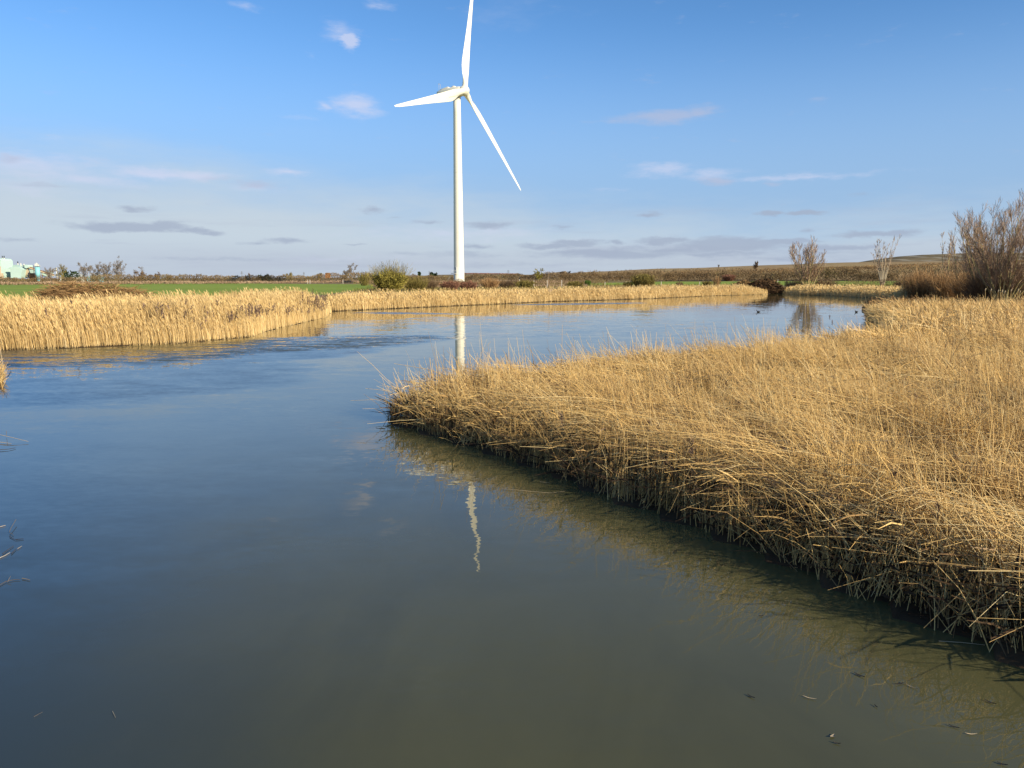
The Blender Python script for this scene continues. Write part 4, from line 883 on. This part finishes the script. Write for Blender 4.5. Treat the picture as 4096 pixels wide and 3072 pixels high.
fbox(r1, 'wall', -45, 27, 1041, 1119, 'mint')
a = at(-20, 1041, FD); b2 = at(24, 1033, FD)
build('roof', *loft([(-7, (b2[0] - a[0]), (b2[2] - a[2]) * 2, 0), (7, (b2[0] - a[0]), (b2[2] - a[2]) * 2, 0)], np.array([(a[0] + b2[0]) / 2, FD, a[2]]), np.array([0, 1., 0]), np.array([1., 0, 0]), UP, 20, .8), 'mint', r1, smooth=False)
stack(r1, 10.5, 1024, 1037, 1.6); stack(r1, 17.5, 1024, 1037, 1.6)
fbox(r1, 'cladding_panel', 14, 27, 1066, 1093, 'cream', 1, -7.6); fbox(r1, 'cladding_panel', 22, 36, 1093, 1116, 'cream', 3, -8.2); fbox(r1, 'lamp_box', 16, 24, 1088, 1096, 'white_paint', 1, -8.6)
def prism(root, name, pts2, mat, dep=14, d=FD, dz=0.0):
    q = [at(x, y, d) for x, y in pts2]; n = len(q); V_ = [(p[0], d + dz - dep / 2, max(p[2], GZ)) for p in q] + [(p[0], d + dz + dep / 2, max(p[2], GZ)) for p in q]
    F_ = [tuple(range(n)), tuple(range(n, 2 * n))[::-1]] + [(k, k + n, (k + 1) % n + n, (k + 1) % n) for k in range(n)]
    return build(name, V_, F_, mat, root, smooth=False)
x0 = at(48, 1112, FD + 12); r2 = empty('mill_building', (x0[0], FD + 12, GZ), 'grey green works building with a sloping roof and one black capped stack', 'industrial building')
prism(r2, 'upper_wall', [(29, 1081), (29, 1064), (36, 1059), (48, 1058), (53, 1076), (53, 1081)], 'mint_grey', 12, dz=12)
prism(r2, 'wall', [(29, 1112), (29, 1080), (61, 1081), (69, 1094), (69, 1112)], 'mint_grey', 16, dz=11)
stack(r2, 33, 1045, 1066, 1.8, dz=12)
x0 = at(92, 1112, FD); r3 = empty('gabled_works', (x0[0], FD, GZ), 'pale mint gabled works building with two white stacks', 'industrial building')
prism(r3, 'wall', [(70, 1112), (68, 1078), (78, 1070), (90, 1066), (100, 1069), (116, 1079), (110, 1106), (108, 1112)], 'mint', 16)
prism(r3, 'canopy', [(53, 1077), (62, 1069), (68, 1071), (68, 1078)], 'mint', 10, dz=-2)
stack(r3, 84.5, 1053, 1069, 1.4, cap=False); stack(r3, 97, 1055, 1071, 1.4, cap=False)
x0 = at(114, 1070, FD); r4 = empty('conveyor', (x0[0], FD, GZ), 'inclined conveyor with a mint drum head running down to the right', 'conveyor')
c4 = at(114.5, 1066, FD - 2); v, f = [], []
build('drum_head', *loft([(-3, 3.0, 2.7, 0), (3, 3.0, 2.7, 0)], np.array([c4[0], FD - 2, c4[2]]), np.array([0, 1., 0]), np.array([1., 0, 0]), UP, 20, .9), 'mint', r4, smooth=False)
fbox(r4, 'vent', 110.5, 113.5, 1062, 1066, 'dark_metal', .5, -5.3); fbox(r4, 'vent', 103, 106, 1061, 1069, 'mint_grey', 2, -2)
fbox(r4, 'leg', 113, 118, 1072, 1108, 'cream', 2, -2)
p0, p1 = np.array(at(121, 1071, FD)), np.array(at(226, 1104, FD)); p0[1] = p1[1] = FD - 3
build('gantry', *bar(p0, p1, .55, 4), 'cream', r4, smooth=False); build('walkway_roof', *bar(p0 + (0, 0, .95), p1 + (0, 0, .95), .35, 4), 'rust', r4, smooth=False)
for s in (.25, .5, .75):
    q = p0 * (1 - s) + p1 * s; v, f = merge([bar(q + (0, -.8, 0), (q[0] - .5, q[1] - .8, GZ), .18), bar(q + (0, .8, 0), (q[0] + .5, q[1] + .8, GZ), .18)]); build('trestle', v, f, 'rust', r4)
c5 = at(152.5, 1110, FD - 12); r5 = empty('silo', (c5[0], FD - 12, GZ), 'turquoise cylindrical silo with white machinery on top', 'silo')
zt, zb = at(152, 1066, FD - 12)[2], GZ
build('tank', *lathe(c5[0], FD - 12, [(4.0, 1.0), (6.5, 1.75), (zt, 1.75)], 24), 'turquoise', r5)
build('skirt', *lathe(c5[0] + .2, FD - 12, [(GZ - .3, .95), (4.0, .95)], 20), 'turquoise', r5)
build('ladder', *merge([bar((c5[0] - 1.9, FD - 13.2, GZ), (c5[0] - 1.9, FD - 13.2, zt + .8), .09), bar((c5[0] - 2.3, FD - 13.0, 6), (c5[0] - 2.3, FD - 13.0, zt + .8), .09)]), 'dark_metal', r5)
v, f = merge([bar((c5[0] + 2 * cos(t), FD - 12 + 2 * sin(t), zt), (c5[0] + 2 * cos(t), FD - 12 + 2 * sin(t), zt + 1.1), .07) for t in np.linspace(0, 2 * pi, 10)[:-1]] + [box(c5[0], FD - 12, zt + .05, 4.4, 4.2, .12)]); build('platform', v, f, 'grey_paint', r5, smooth=False)
build('filter_unit', *merge([box(c5[0] - .6, FD - 12, zt + 1.3, 1.4, 1.6, 1.6), box(c5[0] + .9, FD - 12, zt + 1.0, .8, .9, 1.2), box(c5[0] - .3, FD - 12, zt + 2.4, .5, .5, .7), box(c5[0] + 1.4, FD - 12.5, zt + 1.5, 1.2, .3, .25)]), 'white_paint', r5, smooth=False)
c6 = at(131, 1108, FD - 4); r6 = empty('storage_tank', (c6[0], FD - 4, GZ), 'squat rusty brown tank left of the turquoise silo', 'tank')
z6 = at(131, 1094, FD - 4)[2]; build('tank', *lathe(c6[0], FD - 4, [(GZ, 2.2), (z6, 2.2), (z6 + .3, 1.4)], 24), 'rust', r6); build('ladder', *bar((c6[0] - 1.5, FD - 6.2, GZ), (c6[0] - 1.5, FD - 6.2, z6 + .5), .1), 'dark_metal', r6)
c7 = at(147, 1108, FD - 2); r7 = empty('storage_tank', (c7[0], FD - 2, GZ), 'dark green tank partly hidden behind the turquoise silo', 'tank')
build('tank', *lathe(c7[0], FD - 2, [(GZ, 1.6), (z6, 1.6), (z6 + .25, 1.0)], 20), 'dark_green_paint', r7)
c8 = at(175, 1105, FD + 5); r8 = empty('kiosk_building', (c8[0], FD + 5, GZ), 'small mint building right of the turquoise silo', 'building'); fbox(r8, 'wall', 163, 186, 1089, 1106, 'mint', 8, 5); prism(r8, 'roof', [(162, 1089), (166, 1084), (186, 1087), (187, 1089)], 'mint_grey', 9, dz=5)
def shed(x0, x1, y0, y1, d, mw, mr, label):
    c = at((x0 + x1) / 2, y1, d); r = empty('shed', (c[0], d, GZ), label, 'shed'); a, b = at(x0, y1, d), at(x1, y0, d); ze = GZ + (b[2] - GZ) * .62
    v, f = box(c[0], d, (GZ + ze) / 2, b[0] - a[0], 12, ze - GZ); build('wall', v, f, mw, r, smooth=False)
    V_ = [(a[0] - .3, d - 6.3, ze), (b[0] + .3, d - 6.3, ze), (b[0] + .3, d, b[2]), (a[0] - .3, d, b[2]), (b[0] + .3, d + 6.3, ze), (a[0] - .3, d + 6.3, ze)]
    build('roof', V_, [(0, 1, 2, 3), (3, 2, 4, 5), (1, 4, 2), (0, 3, 5), (0, 5, 4, 1)], mr, r, smooth=False)
    w = (b[0] - a[0]) / 4
    for k in range(3): v, f = box(a[0] + w * (k + 1), d - 6.05, GZ + (ze - GZ) * .5, w * .5, .2, (ze - GZ) * .5); build('door', v, f, 'grey_paint', r, smooth=False)
    return r
shed(258, 325, 1095, 1108, 520, 'white_paint', 'shed_grey', 'long low pale shed right of the conveyor')
shed(366, 396, 1093, 1108, 530, 'turquoise', 'shed_grey', 'small blue green shed beneath the grey bare trees')
c = at(1312, 1110, 430); r = empty('brick_building', (c[0], 430, GZ), 'small orange brick building peeking over the hedge', 'building'); fbox(r, 'wall', 1305, 1318, 1094, 1112, 'orange_brick', 4, d=430); prism(r, 'roof', [(1304, 1094), (1308, 1091), (1316, 1091), (1319, 1094)], 'rust', 5, d=430)
c = at(1690, 1100, 640)
# lattice pylons and the white mast
def pylon(px, top, d, label):
    a = at(px, 1108, d); zt = at(px, top, d)[2]; zb = 1.0; x = a[0]; root = empty('pylon', (x, d, zb), label, 'pylon', 'lattice pylons on the skyline'); L_ = []; H = zt - zb; w = H * .09
    for sx in (-1, 1):
        for sy in (-1, 1): L_.append(bar((x + sx * w, d + sy * w, zb), (x + sx * w * .2, d + sy * w * .2, zt), .13, 4))
    for k in range(6):
        z0, z1 = zb + H * k / 6, zb + H * (k + 1) / 6; f0, f1 = w * (1 - .8 * k / 6), w * (1 - .8 * (k + 1) / 6)
        L_.append(bar((x - f0, d - f0, z0), (x + f1, d - f1, z1), .09, 4)); L_.append(bar((x + f0, d - f0, z0), (x - f1, d - f1, z1), .09, 4))
    v, f = merge(L_); build('mast', v, f, 'pylon_steel', root, smooth=False)
    for s, wl in ((.68, .20), (.80, .17), (.92, .13)):
        v, f = merge([bar((x - H * wl, d, zb + H * s), (x + H * wl, d, zb + H * s), .13, 4), bar((x - H * wl, d, zb + H * s), (x, d, zb + H * (s + .05)), .09, 4), bar((x + H * wl, d, zb + H * s), (x, d, zb + H * (s + .05)), .09, 4)]); build('crossarm', v, f, 'pylon_steel', root, smooth=False)
pylon(968, 1085, 1500, 'lattice pylon above the hedge beyond the left green field')
pylon(1216, 1088, 1600, 'lattice pylon left of the small orange building')
pylon(1718, 1085, 1500, 'lattice pylon between the yellow bush and the turbine')
pylon(2033, 1080, 1500, 'lattice pylon over the dark far woodland')
pylon(571, 1066, 1100, 'lattice pylon among the left group of bare trees')
c = at(228, 1105, 560); r = empty('mast', (c[0], 560, GZ), 'thin white mast above the trees by the conveyor', 'mast'); zt = at(228, 1070, 560)[2]
build('pole', *lathe(c[0], 560, [(GZ, .3), (zt, .15)], 8), 'white_paint', r); build('aerial', *bar((c[0] - .8, 560, zt - .5), (c[0] + .8, 560, zt - .5), .12), 'white_paint', r)
# posts
post_labels = {2078: 'pale fence post with a black bird perched on it', 2136: 'pale fence post left of the fan shaped tree foot', 2189: 'pale fence post beside the dead branch', 2247: 'tallest pale fence post right of the dead branch', 2420: 'pale post at the left end of the green strip',
    2505: 'pale post left of the straggly olive bush', 2645: 'thin post before the green strip right of the straggly bush', 2799: 'thin post before the middle of the green strip', 3111: 'white post on the grass behind the dark brushwood heap', 1230: 'white marker post at the far edge of the left green field', 1240: 'second white marker post beside the first at the field edge', 1372: 'short white post at the field edge left of the yellow bush'}
for px, lb in post_labels.items():
    d = {2078: 165, 2136: 160, 2189: 150, 2247: 140, 2420: 180, 2505: 175, 2645: 170, 2799: 170, 3111: 200, 1230: 300, 1240: 300, 1372: 290}[px]
    top = {2078: 1118, 2136: 1122, 2189: 1121, 2247: 1121, 2420: 1131, 2505: 1128, 2645: 1127, 2799: 1128, 3111: 1119, 1230: 1119, 1240: 1119, 1372: 1119}[px]
    x = at(px, 1130, d)[0]; z0 = hz(x, d); z1 = max(at(px, top, d)[2], z0 + 1.1); w = .11 if d < 250 else .16
    v, f = merge([box(x, d, (z0 + z1) / 2, w, w, z1 - z0), box(x, d, z1 + .02, w * 1.15, w * 1.15, .05)]); build_o = build('fence_post', v, f, 'post_wood', base=(x, d, z0), smooth=False); tag(build_o, lb, 'post', 'fence posts behind the far shore')
# wire fence right of the turbine foot
a, b = at(1912, 1118, 262), at(2060, 1118, 262); z0 = hz(a[0], 262); r = empty('fence', ((a[0] + b[0]) / 2, 262, z0), 'low rail fence right of the turbine foot', 'fence')
for k in range(6):
    x = a[0] + (b[0] - a[0]) * k / 5; g = hz(x, 262); build('post', *box(x, 262, g + .6, .14, .14, 1.3), 'post_wood', r, smooth=False)
for h in (.5, 1.05): build('rail', *bar((a[0], 262, hz(a[0], 262) + h), (b[0], 262, hz(b[0], 262) + h), .06, 4), 'twig_brown' if False else 'post_wood', r)

# ------------------------------------------------------------------ birds
def sphere_pts(c, r3, n=12, m=8, rot=0.0, tilt=0.0):
    V_, F_ = [], []
    for j in range(m + 1):
        p = pi * j / m
        for k in range(n):
            t = 2 * pi * k / n; v = np.array([r3[0] * cos(p), r3[1] * sin(p) * cos(t), r3[2] * sin(p) * sin(t)])
            v = np.array([v[0] * cos(tilt) - v[2] * sin(tilt), v[1], v[0] * sin(tilt) + v[2] * cos(tilt)]); v = np.array([v[0] * cos(rot) - v[1] * sin(rot), v[0] * sin(rot) + v[1] * cos(rot), v[2]]); V_.append(np.array(c) + v)
    for j in range(m):
        for k in range(n): a, b = j * n + k, j * n + (k + 1) % n; F_.append((a, b, b + n, a + n))
    return V_, F_
def coot(px, py, rot, label):
    x, y = on_z(px, py); r = empty('coot', (x, y, 0), label, 'coot', 'coots on the pond'); s = .85
    dx, dy = cos(rot), sin(rot)
    def loftb(secs, nm):   # continuous body: (forward, width, height, z)
        V_, F_, n = [], [], 14
        for (a, w, h, z) in secs:
            for k in range(n):
                t = 2 * pi * k / n; V_.append((x + s * (dx * a - dy * cos(t) * w), y + s * (dy * a + dx * cos(t) * w), s * (z + sin(t) * h)))
        for j in range(len(secs) - 1):
            for k in range(n): a, b = j * n + k, j * n + (k + 1) % n; F_.append((a, b, b + n, a + n))
        F_ += [tuple(range(n)), tuple((len(secs) - 1) * n + k for k in range(n))[::-1]]; return build(nm, V_, F_, 'bird_black', r)
    loftb([(-.22, .01, .01, .09), (-.17, .05, .035, .075), (-.08, .085, .07, .06), (.02, .09, .08, .055), (.10, .07, .07, .07), (.145, .04, .055, .11), (.155, .03, .045, .16), (.165, .033, .04, .20), (.20, .03, .032, .215), (.225, .018, .02, .21), (.235, .008, .01, .207)], 'body')
    v, f = merge([sphere_pts((x + s * dx * .25, y + s * dy * .25, s * .205), (s * .028, s * .010, s * .012), rot=rot), sphere_pts((x + s * dx * .222, y + s * dy * .222, s * .228), (s * .01, s * .010, s * .018), rot=rot)]); build('bill', v, f, 'bird_white', r)
coot(3033, 1249, pi, 'black coot swimming left in open water')
coot(3425, 1249, RD(200), 'black coot beside the reeds at the mouth of the inlet')
def crow(x, y, z, s, rot, label, wings=False):
    r = empty('crow', (x, y, z), label, 'bird'); dx, dy = cos(rot), sin(rot)
    v, f = merge([sphere_pts((x, y, z + .14 * s), (.17 * s, .09 * s, .09 * s), rot=rot, tilt=.6), sphere_pts((x + dx * .13 * s, y + dy * .13 * s, z + .28 * s), (.07 * s, .055 * s, .055 * s), rot=rot)]); build('body', v, f, 'bird_black', r)
    v, f = sphere_pts((x + dx * .22 * s, y + dy * .22 * s, z + .28 * s), (.06 * s, .018 * s, .02 * s), rot=rot); build('bill', v, f, 'bird_black', r)
    v, f = sphere_pts((x - dx * .2 * s, y - dy * .2 * s, z + .0 * s), (.13 * s, .04 * s, .015 * s), rot=rot, tilt=.6); build('tail', v, f, 'bird_black', r)
    if wings:
        for sg in (-1, 1):
            v, f = sphere_pts((x - dy * sg * .3 * s, y + dx * sg * .3 * s, z + .26 * s), (.10 * s, .30 * s, .02 * s), rot=rot + sg * .2); build('wing', v, f, 'bird_black', r)
xx = at(2078, 1118, 165); crow(xx[0], 165, max(xx[2], hz(xx[0], 165) + 1.1) + .05, 1.5, RD(30), 'black bird perched on a pale fence post')
xx = at(2277, 1094, 300); crow(xx[0], 300, xx[2], 3.0, RD(20), 'black bird just above the dark bare tree', True)

# cattails before the large willow
for i, (px, py, lb) in enumerate([(3942, 1158, 'pale fluffy cattail, leftmost before the dark willow foot'), (3964, 1160, 'pale fluffy cattail, second from the left before the willow'), (3993, 1164, 'small cattail between the second and the bright middle one'), (4009, 1164, 'brightest cattail in the middle before the willow'),
    (4020, 1167, 'cattail just right of the brightest one'), (4045, 1161, 'slender cattail left of the close pair'), (4073, 1160, 'left cattail of the close pair at the right'), (4080, 1167, 'right cattail of the close pair at the right')]):
    d = 52 + i % 3; x, _, z = at(px, py, d); x0 = x + rng.uniform(-.25, .25); r = empty('cattail', (x0, d, .1), lb, 'cattail', 'cattails before the large willow')
    Pp = np.array([[(x0, d, .1), ((x + x0) / 2 + .03, d, (z + .1) / 2), (x, d, z - .08)]]); V_, Q_, T_ = tubes(Pp, np.array([[.011, .010, .008]]), 5, np.array([.8])); build('stalk', V_, Q_, 'reed_near', r, tint=T_)
    v, f = sphere_pts((x, d, z), (.10, .034, .034), 10, 8, rot=0, tilt=1.35); v = [np.array(p) + rng.normal(0, .006, 3) for p in v]; build('head', v, f, 'cattail', r)

# ------------------------------------------------------------------ near left bank scraps and floating bits
p = np.array([on_z(a_, b_) for a_, b_ in zip(rng.uniform(-130, 12, 650), rng.uniform(1478, 1562, 650))])
if len(p) > 5:
    n = len(p); Pp = curve_lines(np.stack([p[:, 0], p[:, 1], np.full(n, .02)], 1), rng.normal(.6, .9, n), rng.uniform(.15, .5, n), rng.uniform(0, .6, n), rng.uniform(.3, 1.5, n), 4)
    V_, Q_, T_ = tubes(Pp, .007 * np.linspace(1.1, .5, 4)[None] * np.ones((n, 1)), 3); tag(build('reed_clump', V_, Q_, 'reed_near', tint=T_), 'small clump of golden reeds entering at the left edge', kind='stuff')
def stick(pts3, r, tint, label, name='floating_reed', cat='reed stem', group='reed stems floating by the left bank', mat='debris'):
    r *= .78; Pp = np.array([pts3], float); k = Pp.shape[1]; V_, Q_, T_ = tubes(Pp, r * np.linspace(1, .6, k)[None], 5, np.array([tint])); return tag(build(name, V_, Q_, mat, base=tuple(Pp[0, 0]), tint=T_), label, cat, group)
def fl(lst, zs): return [(*on_z(x, y, z), z) for (x, y), z in zip(lst, zs)]
stick(fl([(-60, 1330), (0, 1400), (18, 1483)], [1.2, .8, .05]), .012, 1, 'straight pale reed stem slanting down at the left edge', cat='reed stem')
for pts2, zs, r, t, lb in [
    ([(-40, 1730), (40, 1748), (113, 1766)], [.12, .09, .03], .008, 1, 'pale broken reed stem pointing right, upper one at the left edge'),
    ([(-20, 1766), (45, 1774)], [.03, .01], .008, 1, 'short pale stem just below the upper broken reed'),
    ([(-20, 1800), (30, 1797), (62, 1791)], [.02, .02, .015], .008, .1, 'dark wet stem below the pale broken reed'),
    ([(25, 1724), (26, 1745)], [.15, .02], .006, .8, 'tiny upright stub crossing the pale broken reed'),
    ([(64, 2078), (45, 2110), (37, 2128), (55, 2142)], [.05, .04, .02, .01], .005, .6, 'crooked floating stem bent like a hook'),
    ([(38, 2145), (60, 2158)], [.01, .01], .006, .4, 'short floating stem beneath the hooked one'),
    ([(62, 2158), (94, 2155)], [.01, .01], .007, .0, 'short black floating stick'),
    ([(10, 2215), (30, 2200), (54, 2184)], [.01, .01, .01], .006, .3, 'brown floating stem leaning up to the right'),
    ([(-10, 2235), (20, 2222), (40, 2210)], [.01, .01, .01], .006, 1, 'pale floating stem lowest of the crossed group'),
    ([(45, 2215), (65, 2195)], [.01, .01], .006, .3, 'thin brown stem between two floating stems'),
    ([(70, 2195), (87, 2184)], [.01, .01], .005, .9, 'tiny pale bit right of the crossed floating stems'),
    ([(-10, 2345), (25, 2325), (60, 2318), (80, 2318)], [.01, .01, .01, .01], .005, .5, 'long thin stem floating along the lower left'),
    ([(88, 2313), (105, 2316), (120, 2320)], [.01, .01, .01], .006, .7, 'short kinked stem right of the long thin one'),
    ([(30, 2328), (42, 2305)], [.01, .05], .004, .6, 'small stub rising off the long thin floating stem'),
    ([(0, 2107), (22, 2101)], [.01, .01], .006, .9, 'small pale piece of reed at the left edge'),
    ([(30, 1508), (45, 1483)], [.01, .02], .01, .1, 'dark twig at the waterline by the left reed clump'),
    ([(135, 2867), (170, 2848)], [.01, .01], .0018, .6, 'faint pale sliver alone in the open lower water'),
    ([(450, 2845), (462, 2870)], [.01, .01], .0022, .9, 'small light straw alone low in the open water')]:
    stick(fl(pts2, zs), r, t, lb)
for pts2, r, t, lb in [
    ([(2160, 2290), (2330, 2299), (2410, 2296)], .0, 0, ''),
    ([(3755, 2564), (3850, 2570), (3940, 2580)], .0035, 1, 'long pale straw lying flat on the water off the reeds'),
    ([(3130, 2195), (3200, 2196), (3270, 2196)], .0035, 1, 'straight straw resting on the water against the stems'),
    ([(2010, 1955), (2200, 1972), (2260, 1965)], .004, .8, 'long brownish stem afloat by the middle of the reed edge'),
    ([(2160, 1927), (2200, 1932)], .004, .9, 'short straw afloat just above the long brownish stem')]:
    if r: stick(fl(pts2, [.012] * len(pts2)), r, t, lb, group='straws floating along the reed edge', cat='straw')
for i, (px, py, L, w, a, t, lb) in enumerate([
    (3437, 2704, .09, .016, -.9, .0, 'dark willow leaf floating in mid pond, below the flat straw'), (3600, 2738, .08, .012, .3, .0, 'dark curved leaf floating right of the mid pond leaf'), (3645, 2750, .10, .005, -.9, .9, 'pale thin sliver next to the dark curved leaf'),
    (3003, 2789, .07, .013, -.9, .0, 'dark leaf floating farthest from the reeds'), (3237, 2795, .10, .006, -.5, 1, 'pale straw sliver between two dark leaves'), (3503, 2828, .04, .008, -1.4, .0, 'tiny dark speck of leaf below the mid pond leaf'),
    (3885, 2940, .08, .006, -.1, 1, 'light sliver floating low at the right'), (3330, 2948, .05, .02, .6, .8, 'small curled tan leaf low in the pond'), (3347, 2976, .05, .01, -.5, .1, 'small dark leaf under the curled tan leaf'),
    (3960, 2812, .08, .012, -.9, .0, 'dark leaf near the reflected stems at the lower right'), (3046, 2466, .05, .012, .3, .0, 'small dark leaf nearer the reed edge'), (3815, 2910, .07, .010, -.7, .0, 'dark leaf just above the light sliver at the right'), (4010, 3060, .06, .012, -.6, .0, 'dark leaf at the bottom edge of the water')]):
    x, y = on_z(px, py); s = np.linspace(-1, 1, 7); c, s_ = cos(a), sin(a); V_, F_ = [], []
    for k, q in enumerate(s):
        ww2 = w * math.sqrt(max(0, 1 - q * q)) * .5 + .0006
        for sg, zz in ((-1, .008), (0, .004), (1, .008)):
            lx, ly = q * L / 2, sg * ww2 + .15 * L * q * q * .3; V_.append((x + lx * c - ly * s_, y + lx * s_ + ly * c, zz + .006 * q * q))
    F_ = [(k * 3 + j, k * 3 + j + 1, k * 3 + j + 4, k * 3 + j + 3) for k in range(6) for j in range(2)]
    tag(build('floating_leaf_scrap', V_, F_, 'debris', base=(x, y, 0), tint=np.full(len(V_), t)), lb, 'leaf', 'leaves and slivers floating in the pond')
print('TRIS', sum(sum(len(p.vertices) - 2 for p in o.data.polygons) if len(o.data.polygons) < 5000 else len(o.data.polygons) * 2 for o in sc.objects if o.type == 'MESH'))
